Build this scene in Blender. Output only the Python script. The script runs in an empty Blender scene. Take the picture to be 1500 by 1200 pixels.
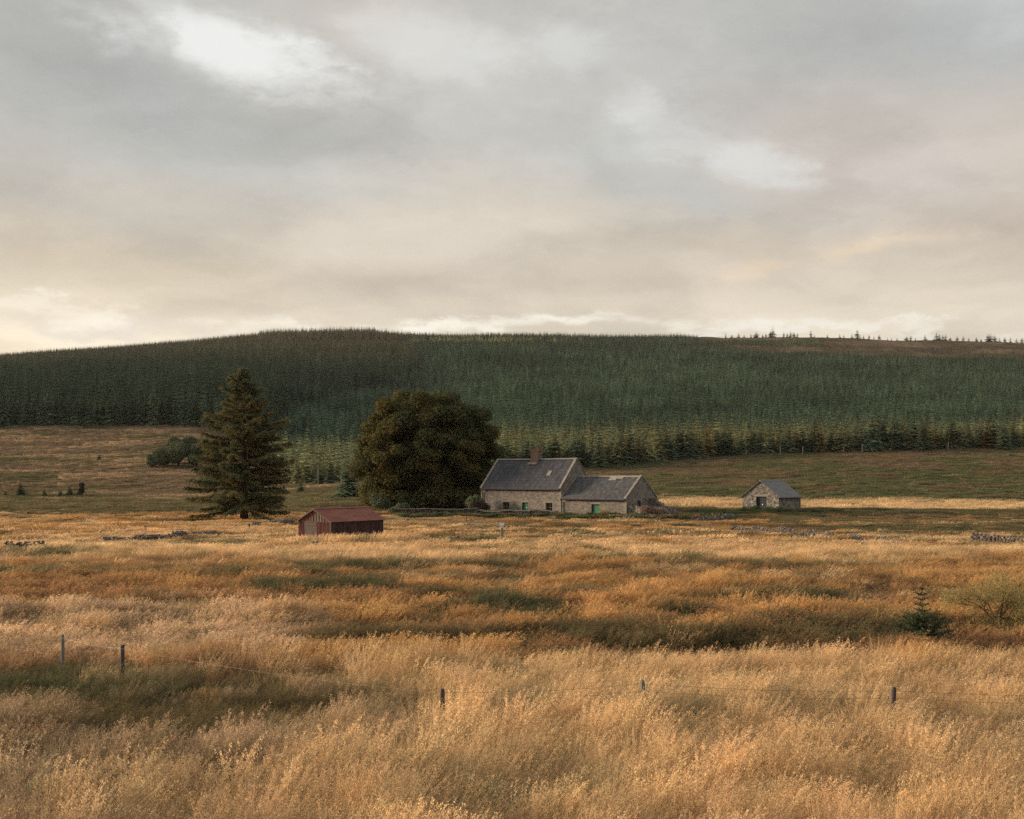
import bpy, bmesh, math, random
import numpy as np
from mathutils import Vector, Matrix
R = math.radians
rng = np.random.default_rng(7)
random.seed(7)
sc = bpy.context.scene
COL = sc.collection

# ------------------------------------------------------------------ camera
F, CX, HY, CZ = 1700.0, 750.0, 699.0, 5.0        # focal length in photo pixels, centre column, eye-level row, eye height
cam = bpy.data.cameras.new('camera'); co = bpy.data.objects.new('camera', cam); COL.objects.link(co)
co.location = (0, 0, CZ); co.rotation_euler = (R(90), 0, 0)
cam.sensor_width = 36; cam.lens = 36 * F / 1500; cam.shift_y = (HY - 600) / 1500
cam.clip_start = 0.1; cam.clip_end = 20000
sc.camera = co

# ------------------------------------------------------------------ world, sun, exposure
SUN_AZ, SUN_EL = -72.0, 11.0                      # degrees; azimuth from the view direction, negative = left
w = bpy.data.worlds.new('World'); sc.world = w; w.use_nodes = True
nt = w.node_tree; nt.nodes.clear()
def nd(t, **k):
    n = nt.nodes.new(t)
    for a, b in k.items(): setattr(n, a, b)
    return n
def lk(a, b): nt.links.new(a, b)
def mth(op, a, b=None, c=None, clamp=False):
    n = nd('ShaderNodeMath', operation=op); n.use_clamp = clamp
    for i, v in enumerate((a, b, c)):
        if v is None: continue
        if isinstance(v, (int, float)): n.inputs[i].default_value = v
        else: lk(v, n.inputs[i])
    return n.outputs[0]
tc = nd('ShaderNodeTexCoord'); sx = nd('ShaderNodeSeparateXYZ'); lk(tc.outputs['Generated'], sx.inputs[0])
X, Y, Z = sx.outputs
zc = mth('MAXIMUM', Z, 0.0)
den = mth('ADD', zc, 0.13)
cx_ = mth('DIVIDE', X, den); cy_ = mth('DIVIDE', Y, den)
cmb = nd('ShaderNodeCombineXYZ'); lk(cx_, cmb.inputs[0]); lk(cy_, cmb.inputs[1]); cmb.inputs[2].default_value = 3.7
def noise(vec, scale, detail=5, rough=.55, dist=0.0, nn=None):
    n = nd('ShaderNodeTexNoise'); n.inputs['Scale'].default_value = scale; n.inputs['Detail'].default_value = detail
    n.inputs['Roughness'].default_value = rough; n.inputs['Distortion'].default_value = dist; lk(vec, n.inputs['Vector']); return n
nb = noise(cmb.outputs[0], 0.55, 6, .5, .3)
ns = noise(cmb.outputs[0], 1.7, 7, .6, .5)
nf = noise(cmb.outputs[0], 6.0, 5, .6)
az = mth('ARCTAN2', X, Y); el = mth('ARCSINE', Z)
# ragged edges for the openings in the cloud: warp the direction by fractal noise
mpd = nd('ShaderNodeMapping'); mpd.inputs['Scale'].default_value = (1, 1, 2.2); lk(tc.outputs['Generated'], mpd.inputs[0])
w1 = noise(mpd.outputs[0], 5.5, 10, .62); w2 = noise(mpd.outputs[0], 11.0, 10, .66, .4)
swc = nd('ShaderNodeSeparateColor'); lk(w1.outputs['Color'], swc.inputs[0])
azd = mth('ADD', az, mth('MULTIPLY', mth('SUBTRACT', swc.outputs[0], .5), .20))
eld = mth('ADD', el, mth('MULTIPLY', mth('SUBTRACT', swc.outputs[1], .5), .10))
def blob(px, py, rx, ry, warped=True, rot=0.0):
    a0 = math.atan((px - CX) / F); e0 = math.atan((HY - py) / F * math.cos(a0))
    A, E = (azd, eld) if warped else (az, el)
    dx = mth('SUBTRACT', A, a0); dy = mth('SUBTRACT', E, e0); c, s_ = math.cos(R(rot)), math.sin(R(rot))
    ax = mth('MULTIPLY', mth('ADD', mth('MULTIPLY', dx, c), mth('MULTIPLY', dy, s_)), F / rx)
    ay = mth('MULTIPLY', mth('SUBTRACT', mth('MULTIPLY', dy, c), mth('MULTIPLY', dx, s_)), F / ry)
    r2 = mth('ADD', mth('MULTIPLY', ax, ax), mth('MULTIPLY', ay, ay))
    return mth('POWER', 2.718, mth('MULTIPLY', r2, -1.0))
ramp = nd('ShaderNodeValToRGB'); lk(mth('MULTIPLY', el, 1 / R(60), clamp=True), ramp.inputs[0])
SKY = [(0.0, (.66, .575, .45)), (.085, (.69, .61, .49)), (.122, (.68, .60, .485)), (.155, (.635, .55, .44)), (.20, (.615, .535, .435)), (.25, (.585, .52, .44)),
       (.31, (.535, .505, .455)), (.36, (.515, .50, .465)), (.42, (.51, .505, .48)), (.60, (.50, .50, .49)), (1.0, (.52, .52, .50))]
e = ramp.color_ramp.elements
e[0].position = SKY[0][0]; e[0].color = SKY[0][1] + (1,); e[1].position = SKY[-1][0]; e[1].color = SKY[-1][1] + (1,)
for p, c in SKY[1:-1]:
    q = e.new(p); q.color = c + (1,)
# billows: soft large shapes with finer edges, in perspective towards the horizon
cw = nd('ShaderNodeVectorMath', operation='ADD'); sv = nd('ShaderNodeVectorMath', operation='SCALE'); lk(w1.outputs['Color'], sv.inputs[0]); sv.inputs['Scale'].default_value = .9
lk(cmb.outputs[0], cw.inputs[0]); lk(sv.outputs[0], cw.inputs[1])
bil = noise(cw.outputs[0], .95, 4, .45); bil2 = noise(cw.outputs[0], 2.3, 6, .5)
bm_ = nd('ShaderNodeMapRange', interpolation_type='SMOOTHSTEP'); lk(bil.outputs[0], bm_.inputs[0]); bm_.inputs[1].default_value = .36; bm_.inputs[2].default_value = .66; bm_.inputs[3].default_value = .88; bm_.inputs[4].default_value = 1.10
mod = mth('ADD', bm_.outputs[0], mth('MULTIPLY', mth('SUBTRACT', bil2.outputs[0], .5), .42))
mod = mth('ADD', mod, mth('MULTIPLY', mth('SUBTRACT', w2.outputs[0], .5), .16))
vm = nd('ShaderNodeVectorMath', operation='SCALE'); lk(ramp.outputs[0], vm.inputs[0]); vm.inputs['Scale'].default_value = 1.0
cur = vm.outputs[0]
def over(fac, colr):
    global cur
    m_ = nd('ShaderNodeMix', data_type='RGBA'); lk(mth('MULTIPLY', fac, 1.0, clamp=True), m_.inputs[0]); lk(cur, m_.inputs[6]); m_.inputs[7].default_value = tuple(colr) + (1,); cur = m_.outputs[2]
def soft(b, k=1.0):                                          # an opening whose strength follows the billows
    v = mth('MULTIPLY', b, mth('ADD', mth('MULTIPLY', mth('SUBTRACT', bil2.outputs[0], .5), 3.2), mth('ADD', mth('MULTIPLY', mth('SUBTRACT', w2.outputs[0], .5), 1.2), 1.0)))
    n = nd('ShaderNodeMapRange', interpolation_type='SMOOTHSTEP'); lk(v, n.inputs[0]); n.inputs[1].default_value = .10; n.inputs[2].default_value = 1.15; n.inputs[4].default_value = k; return n.outputs[0]
# broad tones: (column, row, half sizes, colour, weight, tilt)
for px, py, rx, ry, c, k, ro in [
    (40, 130, 260, 130, (.49, .495, .475), .7, 0), (260, 165, 230, 60, (.465, .472, .455), .9, -12), (300, 230, 260, 70, (.50, .505, .48), .6, 0), (560, 200, 260, 70, (.51, .51, .48), .7, 0),
    (560, 40, 130, 40, (.62, .57, .51), .7, 0), (620, 130, 160, 50, (.60, .585, .555), .6, 0), (850, 95, 130, 50, (.51, .50, .47), .6, 0), (1060, 100, 90, 50, (.575, .545, .51), .7, 0),
    (1250, 70, 330, 90, (.43, .445, .44), .85, 0), (1450, 40, 140, 60, (.46, .49, .50), .5, 0), (1080, 160, 150, 50, (.545, .51, .48), .7, 0), (930, 215, 190, 60, (.50, .515, .50), .8, 0), (1010, 285, 180, 38, (.455, .47, .455), .8, 0),
    (1280, 250, 170, 110, (.575, .515, .46), .85, 0), (1440, 330, 130, 50, (.42, .36, .30), .8, 8), (1400, 240, 160, 60, (.53, .48, .44), .6, 0), (1200, 380, 300, 40, (.62, .54, .45), .7, 0),
    (200, 300, 200, 50, (.56, .515, .445), .6, 0), (60, 290, 110, 25, (.48, .45, .40), .7, 0), (560, 350, 320, 45, (.59, .53, .455), .7, 0), (680, 410, 260, 24, (.55, .475, .395), .6, 0), (100, 400, 300, 40, (.68, .58, .44), .75, 0), (1090, 390, 60, 14, (.74, .60, .44), .8, 5), (1290, 378, 90, 14, (.74, .60, .44), .8, 3),
    (-80, 500, 420, 60, (.95, .80, .58), .75, 0)]:
    over(mth('MULTIPLY', blob(px, py, rx, ry, True, ro), k), c)
v2 = nd('ShaderNodeVectorMath', operation='SCALE'); lk(cur, v2.inputs[0]); lk(mod, v2.inputs['Scale']); cur = v2.outputs[0]
# openings where the brighter upper cloud shows
for px, py, rx, ry, ro, k, c in [(362, 88, 165, 52, -20, .92, (.80, .805, .78)), (480, 125, 80, 30, -10, .7, (.76, .76, .73)), (130, 46, 100, 34, -14, .8, (.76, .77, .75)), (655, 62, 120, 44, 0, .5, (.70, .71, .69)),
                             (1130, 228, 90, 22, -6, .55, (.71, .72, .70)), (945, 156, 60, 24, -20, .4, (.71, .71, .69)), (1035, 196, 150, 34, -22, .45, (.65, .65, .63)), (820, 66, 70, 36, 0, .5, (.67, .68, .67)), (1300, 260, 120, 60, 20, .35, (.66, .61, .56))]:
    over(soft(blob(px, py, rx, ry, True, ro), k), c)
for px, py, rx, ry, ro, k, c in [(180, 464, 400, 11, -2, .48, (.90, .83, .71)), (620, 473, 420, 11, 0, .75, (.94, .89, .78)), (1200, 477, 330, 7, -2, .6, (.84, .80, .72)), (60, 486, 260, 16, 0, .5, (.93, .83, .66))]:
    over(soft(blob(px, py, rx, ry, True, ro), k), c)
over(mth('MULTIPLY', blob(170, 478, 150, 10, True, 0), .6), (.66, .60, .54))
sky = nd('ShaderNodeTexSky', sky_type='NISHITA'); sky.sun_disc = False; sky.sun_elevation = R(SUN_EL); sky.sun_rotation = R(SUN_AZ)
b1 = nd('ShaderNodeBackground'); lk(sky.outputs[0], b1.inputs[0]); b1.inputs[1].default_value = .08
b2 = nd('ShaderNodeBackground'); lk(cur, b2.inputs[0]); b2.inputs[1].default_value = .80
mx = nd('ShaderNodeMixShader'); mx.inputs[0].default_value = .93; lk(b1.outputs[0], mx.inputs[1]); lk(b2.outputs[0], mx.inputs[2])
wo = nd('ShaderNodeOutputWorld'); lk(mx.outputs[0], wo.inputs[0])

sl = bpy.data.lights.new('sun', 'SUN'); so = bpy.data.objects.new('sun', sl); COL.objects.link(so)
sl.energy = 4.5; sl.angle = R(11); sl.color = (1.0, .755, .52)
sd = Vector((math.sin(R(SUN_AZ)) * math.cos(R(SUN_EL)), math.cos(R(SUN_AZ)) * math.cos(R(SUN_EL)), math.sin(R(SUN_EL))))
so.rotation_euler = sd.to_track_quat('Z', 'Y').to_euler()
sc.view_settings.view_transform = 'Standard'; sc.view_settings.look = 'None'; sc.view_settings.gamma = 1
sc.view_settings.exposure = 0.55
cy = sc.cycles
cy.use_denoising = False; cy.use_adaptive_sampling = True; cy.adaptive_threshold = .008
cy.max_bounces = 4; cy.diffuse_bounces = 3; cy.transmission_bounces = 3; cy.glossy_bounces = 2; cy.volume_bounces = 0; cy.caustics_reflective = False
cy.caustics_refractive = False

# ------------------------------------------------------------------ helpers
def tag(o, label=None, cat=None, group=None, kind=None):
    if label: o['label'] = label
    if cat: o['category'] = cat
    if group: o['group'] = group
    if kind: o['kind'] = kind
    return o
def empty(name, loc, rz=0, label=None, cat=None, group=None):
    o = bpy.data.objects.new(name, None); COL.objects.link(o); o.location = loc; o.rotation_euler = (0, 0, rz)
    o.empty_display_size = .3
    return tag(o, label, cat, group)
def link(name, me, parent=None, loc=None):
    o = bpy.data.objects.new(name, me); COL.objects.link(o)
    if parent is not None: o.parent = parent
    if loc is not None: o.location = loc
    return o
def copy_tree(o, parent=None):
    c = o.copy(); COL.objects.link(c)
    if parent is not None: c.parent = parent
    for ch in o.children: copy_tree(ch, c)
    return c
def mesh_np(name, V, Fc, mats, mi=None, smooth=False, attrs=None):
    V = np.asarray(V, np.float32); Fc = np.asarray(Fc, np.int32); k = Fc.shape[1]
    me = bpy.data.meshes.new(name); me.vertices.add(len(V)); me.vertices.foreach_set('co', V.ravel())
    me.loops.add(Fc.size); me.loops.foreach_set('vertex_index', Fc.ravel())
    me.polygons.add(len(Fc)); me.polygons.foreach_set('loop_start', np.arange(0, Fc.size, k, dtype=np.int32))
    if mi is not None: me.polygons.foreach_set('material_index', np.asarray(mi, np.int32))
    if smooth: me.polygons.foreach_set('use_smooth', np.ones(len(Fc), bool))
    for m in (mats if isinstance(mats, (list, tuple)) else [mats]): me.materials.append(m)
    if attrs:
        for n, a in attrs.items():
            at = me.attributes.new(n, 'FLOAT_COLOR', 'POINT'); a = np.asarray(a, np.float32)
            if a.shape[1] == 3: a = np.hstack([a, np.ones((len(a), 1), np.float32)])
            at.data.foreach_set('color', a.ravel())
    me.update(calc_edges=True); me.validate(); return me
class MB:
    def __init__(s): s.v = []; s.f = []; s.m = []
    def poly(s, pts, m=0):
        b = len(s.v); s.v += [tuple(p) for p in pts]; s.f.append(tuple(range(b, b + len(pts)))); s.m.append(m)
    def hexa(s, p, m=0):                     # 8 corners: bottom ring then top ring
        b = len(s.v); s.v += [tuple(q) for q in p]
        for q in ((3, 2, 1, 0), (4, 5, 6, 7), (0, 1, 5, 4), (1, 2, 6, 5), (2, 3, 7, 6), (3, 0, 4, 7)):
            s.f.append(tuple(b + i for i in q)); s.m.append(m)
    def box(s, x0, y0, z0, x1, y1, z1, m=0):
        s.hexa([(x0, y0, z0), (x1, y0, z0), (x1, y1, z0), (x0, y1, z0), (x0, y0, z1), (x1, y0, z1), (x1, y1, z1), (x0, y1, z1)], m)
    def prism(s, a, b, sec, m=0):            # sweep of a closed section (list of 3-D offsets) from a to b
        a = Vector(a); b = Vector(b); n = len(sec); k = len(s.v)
        s.v += [tuple(a + Vector(q)) for q in sec] + [tuple(b + Vector(q)) for q in sec]
        for i in range(n): s.f.append((k + i, k + (i + 1) % n, k + n + (i + 1) % n, k + n + i)); s.m.append(m)
        s.f.append(tuple(k + i for i in reversed(range(n)))); s.f.append(tuple(k + n + i for i in range(n))); s.m += [m, m]
    def tube(s, pts, rad, n=6, m=0):
        pts = [Vector(p) for p in pts]; k = len(s.v)
        for i, p in enumerate(pts):
            d = (pts[min(i + 1, len(pts) - 1)] - pts[max(i - 1, 0)]).normalized()
            a = d.orthogonal().normalized() if abs(d.z) < .9 else Vector((1, 0, 0)); a = (a - d * a.dot(d)).normalized(); b = d.cross(a)
            r = rad[i] if isinstance(rad, (list, tuple)) else rad
            for j in range(n):
                t = 2 * math.pi * j / n; s.v.append(tuple(p + (a * math.cos(t) + b * math.sin(t)) * r))
        for i in range(len(pts) - 1):
            for j in range(n):
                s.f.append((k + i * n + j, k + i * n + (j + 1) % n, k + (i + 1) * n + (j + 1) % n, k + (i + 1) * n + j)); s.m.append(m)
        s.f.append(tuple(k + (len(pts) - 1) * n + j for j in range(n))); s.m.append(m)
    def mesh(s, name, mats, bevel=0, smooth=False):
        me = bpy.data.meshes.new(name); me.from_pydata(s.v, [], s.f)
        for m in (mats if isinstance(mats, (list, tuple)) else [mats]): me.materials.append(m)
        me.polygons.foreach_set('material_index', s.m)
        bm = bmesh.new(); bm.from_mesh(me); bmesh.ops.recalc_face_normals(bm, faces=bm.faces)
        if bevel: bmesh.ops.bevel(bm, geom=bm.edges[:], offset=bevel, segments=1, affect='EDGES')
        bm.to_mesh(me); bm.free()
        if smooth: me.polygons.foreach_set('use_smooth', [True] * len(me.polygons))
        me.update(); return me
    def obj(s, name, mats, parent=None, loc=None, **k): return link(name, s.mesh(name, mats, **k), parent, loc)

def _hash(ix, iy, seed):
    h = (ix.astype(np.int64) * 374761393 + iy.astype(np.int64) * 668265263 + seed * 982451653) & 0x7fffffff
    h = ((h ^ (h >> 13)) * 1274126177) & 0x7fffffff
    return ((h ^ (h >> 16)) & 0xffff) / 65535.0
def vnoise(x, y, seed=0):
    x = np.asarray(x, float); y = np.asarray(y, float)
    ix = np.floor(x); iy = np.floor(y); fx = x - ix; fy = y - iy; fx = fx * fx * (3 - 2 * fx); fy = fy * fy * (3 - 2 * fy)
    a = _hash(ix, iy, seed); b = _hash(ix + 1, iy, seed); c = _hash(ix, iy + 1, seed); d = _hash(ix + 1, iy + 1, seed)
    return (a * (1 - fx) + b * fx) * (1 - fy) + (c * (1 - fx) + d * fx) * fy
def fbm(x, y, seed=0, o=4):
    s = 0; a = .5; t = 0
    for i in range(o): s = s + a * vnoise(x * 2 ** i, y * 2 ** i, seed + i * 17); t += a; a *= .5
    return s / t
def sst(a, b, x): t = np.clip((x - a) / (b - a), 0, 1); return t * t * (3 - 2 * t)

# ------------------------------------------------------------------ terrain shape
def zr(py, D): return CZ + (HY - py) * D / F
near = [(0, 3.4), (2.2, 3.35), (7, 1.1), (11, 0.1), (14, 0), (60, 0), (130, 0)]
prof = {   # by direction (photo column): distance -> height
 -2500: [(200, .5), (300, 3), (450, 8), (900, 20), (1700, 40), (2600, 50), (4000, 40), (9000, 20)],
 -700:  [(200, .4), (250, .7), (330, zr(692, 330)), (450, zr(630, 450)), (700, zr(608, 700)), (1200, zr(575, 1200)), (1700, zr(560, 1700)), (2500, zr(590, 2500)), (4000, 60), (9000, 20)],
 0:     [(200, .3), (250, .7), (300, zr(700, 300)), (380, zr(661, 380)), (450, zr(622, 450)), (600, zr(592, 600)), (900, zr(563, 900)), (1300, zr(538, 1300)), (1700, zr(521, 1700)), (2100, zr(530, 2100)), (4000, 90), (9000, 20)],
 150:   [(200, .3), (250, .8), (300, zr(698, 300)), (380, zr(659, 380)), (450, zr(621, 450)), (600, zr(586, 600)), (900, zr(555, 900)), (1300, zr(527, 1300)), (1700, zr(510, 1700)), (2100, zr(520, 2100)), (4000, 90), (9000, 20)],
 300:   [(200, .4), (250, .9), (300, zr(697, 300)), (380, zr(657, 380)), (450, zr(620, 450)), (600, zr(582, 600)), (900, zr(548, 900)), (1300, zr(517, 1300)), (1700, zr(499, 1700)), (2100, zr(510, 2100)), (4000, 90), (9000, 20)],
 390:   [(200, .5), (260, 2.0), (300, zr(699, 300)), (400, zr(665, 400)), (600, zr(597, 600)), (900, zr(548, 900)), (1300, zr(510, 1300)), (1700, zr(488, 1700)), (2100, zr(500, 2100)), (4000, 90), (9000, 20)],
 470:   [(200, 1.3), (250, zr(710, 250)), (300, zr(703, 300)), (450, zr(655, 450)), (600, zr(608, 600)), (900, zr(556, 900)), (1300, zr(512, 1300)), (1700, zr(487, 1700)), (2100, zr(500, 2100)), (4000, 90), (9000, 20)],
 555:   [(200, 1.3), (250, zr(709, 250)), (300, zr(701, 300)), (450, zr(652, 450)), (600, zr(608, 600)), (900, zr(556, 900)), (1300, zr(512, 1300)), (1700, zr(484, 1700)), (2100, zr(500, 2100)), (4000, 90), (9000, 20)],
 600:   [(200, 1.2), (250, zr(709, 250)), (300, zr(699, 300)), (450, zr(650, 450)), (600, zr(606, 600)), (900, zr(558, 900)), (1300, zr(513, 1300)), (1700, zr(492, 1700)), (2100, zr(505, 2100)), (4000, 90), (9000, 20)],
 750:   [(180, .6), (240, zr(711, 240)), (300, zr(692, 300)), (450, zr(648, 450)), (600, zr(608, 600)), (900, zr(560, 900)), (1300, zr(516, 1300)), (1700, zr(490, 1700)), (2100, zr(505, 2100)), (4000, 90), (9000, 20)],
 900:   [(175, .5), (230, zr(714, 230)), (300, zr(687, 300)), (345, zr(674, 345)), (450, zr(645, 450)), (600, zr(609, 600)), (900, zr(562, 900)), (1300, zr(520, 1300)), (1700, zr(494, 1700)), (2100, zr(505, 2100)), (4000, 90), (9000, 20)],
 1080:  [(180, .3), (210, 1.0), (250, zr(706, 250)), (300, zr(679, 300)), (335, zr(668, 335)), (450, zr(642, 450)), (600, zr(608, 600)), (900, zr(562, 900)), (1300, zr(522, 1300)), (1700, zr(493, 1700)), (2100, zr(500, 2100)), (4000, 100), (9000, 20)],
 1200:  [(185, .2), (212, .8), (250, zr(706, 250)), (300, zr(675, 300)), (335, zr(664, 335)), (450, zr(640, 450)), (600, zr(606, 600)), (900, zr(562, 900)), (1300, zr(523, 1300)), (1700, zr(492.5, 1700)), (2100, zr(500, 2100)), (4000, 100), (9000, 20)],
 1350:  [(190, .2), (215, .8), (250, zr(706, 250)), (300, zr(673, 300)), (335, zr(660, 335)), (450, zr(637, 450)), (600, zr(605, 600)), (900, zr(562, 900)), (1300, zr(525, 1300)), (1700, zr(498, 1700)), (2100, zr(505, 2100)), (4000, 100), (9000, 20)],
 1500:  [(195, .2), (220, .8), (255, zr(704, 255)), (300, zr(672, 300)), (335, zr(657, 335)), (450, zr(635, 450)), (600, zr(604, 600)), (900, zr(563, 900)), (1300, zr(527, 1300)), (1700, zr(501, 1700)), (2100, zr(508, 2100)), (4000, 100), (9000, 20)],
 2200:  [(200, .2), (300, 8), (340, zr(660, 340)), (600, zr(620, 600)), (1200, zr(560, 1200)), (1700, zr(535, 1700)), (4000, 90), (9000, 20)],
 4000:  [(200, .5), (400, 15), (1200, 80), (1700, 100), (4000, 80), (9000, 20)],
}
pxg = np.arange(-2500, 4001, 20.0); LD = np.linspace(math.log(1), math.log(9000), 420); Dg = np.exp(LD)
keys = sorted(prof)
tab = np.array([np.interp(Dg, *zip(*(near + prof[k]))) for k in keys])
T = np.array([np.interp(pxg, keys, tab[:, j]) for j in range(len(Dg))]).T      # [px, D]
def smooth1(A, sig, axis):
    k = np.arange(-int(3 * sig) - 1, int(3 * sig) + 2); g = np.exp(-.5 * (k / sig) ** 2); g /= g.sum()
    P = [(0, 0), (0, 0)]; P[axis] = (len(k) // 2, len(k) // 2)
    return np.apply_along_axis(lambda r: np.convolve(r, g, 'valid'), axis, np.pad(A, P, 'edge'))
T = smooth1(T, .8, 0); T = smooth1(T, 2.0, 1)
def dirs(x, y):
    r = np.hypot(x, y); a = np.clip(np.arctan2(x, y), -R(62), R(62))
    return CX + F * np.tan(a), np.maximum(r * np.cos(a), 1.0)
def height(x, y):
    x = np.asarray(x, float); y = np.asarray(y, float)
    px, D = dirs(x, y)
    u = np.clip((px - pxg[0]) / 20.0, 0, len(pxg) - 1.001); v = np.clip((np.log(D) - LD[0]) / (LD[1] - LD[0]), 0, len(LD) - 1.001)
    i = u.astype(int); j = v.astype(int); fu = u - i; fv = v - j
    z = (T[i, j] * (1 - fu) + T[i + 1, j] * fu) * (1 - fv) + (T[i, j + 1] * (1 - fu) + T[i + 1, j + 1] * fu) * fv
    amp = np.interp(D, [0, 10, 30, 170, 260, 450, 900, 1700], [0, .05, .14, .18, .7, 1.6, 4.5, 5])
    n = (fbm(x / 2.6, y / 2.6, 5, 2) - .5) * np.interp(D, [20, 32, 150, 300, 500], [.06, .42, .55, .5, 0]) + (fbm(x / 14, y / 14, 3, 3) - .5) * np.minimum(amp, .35) + (fbm(x / 70, y / 70, 9, 3) - .5) * np.maximum(amp - .2, 0) * 1.5
    return z + n
def hz(x, y): return float(height(np.array([x]), np.array([y]))[0])
def at(px, D): return ((px - CX) / F * D, D)                # a point of the valley from bearing and distance
def rowof(x, y):                                            # where ground falls in the eye's view
    px, D = dirs(x, y); return px, HY - (height(x, y) - CZ) * F / D
EDGE = ([-3000, 0, 300, 345, 385, 425, 520, 600, 740, 860, 1080, 1300, 1500, 5000], [450, 450, 446, 425, 380, 272, 262, 268, 298, 303, 333, 336, 338, 345])
def edge_D(px): return np.interp(px, *EDGE)

# ------------------------------------------------------------------ land cover colours (true plant colours)
STRAW = np.array((.80, .578, .330)); PINK = np.array((.62, .455, .295)); ORANGE = np.array((.385, .225, .115)); GOLD = np.array((.55, .34, .15))
GREEN = np.array((.12, .13, .07)); DKBR = np.array((.25, .17, .09)); OLIVE = np.array((.19, .175, .095)); FRESH = np.array((.11, .155, .06)); HEATH = np.array((.255, .19, .122))
PATCH = [ (135, 27.2, 3.4, 1.1, 'dark', .42), (520, 83.6, 5.0, 1.3, 'straw', 1.45), (450, 83.8, 3.2, 1.3, 'straw', 1.35),  # bearing column, distance, half width m, half depth m, kind, height factor   (rush beds, nettles, bare spots)
 (150, 24.3, 6.4, 3.2, 'dark', .72), (330, 22.3, 2.6, 1.7, 'dark', .72), (40, 25.5, 3.5, 2.6, 'green', .7), (200, 22.5, 3.4, 1.8, 'dark', .7),
 (465, 47.5, 3.6, 1.7, 'green', 1), (560, 47, 1.6, .9, 'green', 1), (350, 49, 2.2, 1.0, 'green', .9), (700, 41, 2.6, 1.2, 'green', 1), (790, 38.5, 1.8, .9, 'green', 1), (720, 45, 3, 1.3, 'dark', .9),
 (990, 40, 1.7, 1.3, 'green', 1), (1130, 45, 2.5, 1.5, 'green', 1), (1180, 35, 3.5, 1.6, 'dark', 1), (860, 34.5, 4.0, 1.5, 'dark', .9), (1400, 36, 2.2, 1.6, 'dark', .8), (1300, 33.5, 2.4, 1.0, 'dark', .9), (620, 33.5, 3.4, 1.0, 'dark', .9), (1000, 33, 4.5, 1.0, 'dark', .9),
 (620, 91, 4.6, 2.6, 'green', .8), (690, 88, 2.4, 1.5, 'green', .8), (760, 108, 4.5, 3.5, 'green', .7), (850, 100, 6, 3, 'olive', .8), (980, 97, 6, 4, 'olive', .8),
 (520, 88, 3, 1.4, 'olive', .7), (300, 84, 5, 3, 'olive', .8), (60, 70, 6, 3, 'olive', .8), (1400, 78, 4.5, 2, 'dark', .9), (1320, 76, 4, 2, 'dark', .8), (1480, 81, 3, 2, 'green', .8),
 (1220, 128, 12, 9, 'olive', .6), (1420, 112, 14, 10, 'olive', .6), (1150, 150, 9, 6, 'fresh', .7), (1060, 152, 5, 5, 'fresh', .9), (1300, 150, 12, 10, 'olive', .6),
 (640, 158, 8, 10, 'fresh', .4), (760, 139, 8, 4.5, 'green', .9), (860, 133, 7, 4, 'green', 1), (930, 131, 6, 5, 'green', 1), (1000, 136, 5, 5, 'olive', 1), (1010, 178, 14, 6, 'straw', .9),
 (500, 205, 12, 30, 'olive', .5), (430, 190, 12, 24, 'olive', .5), (610, 120, 7, 5, 'straw', .8), (880, 63, 8, 2, 'olive', .9), (560, 60, 7, 1.8, 'olive', .9), (200, 55, 7, 1.6, 'olive', .9), (1150, 60, 6, 2, 'olive', .9),
]
KC = {'dark': (DKBR + GREEN) / 2 * .95, 'green': GREEN, 'olive': OLIVE, 'fresh': FRESH, 'straw': STRAW}
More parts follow.
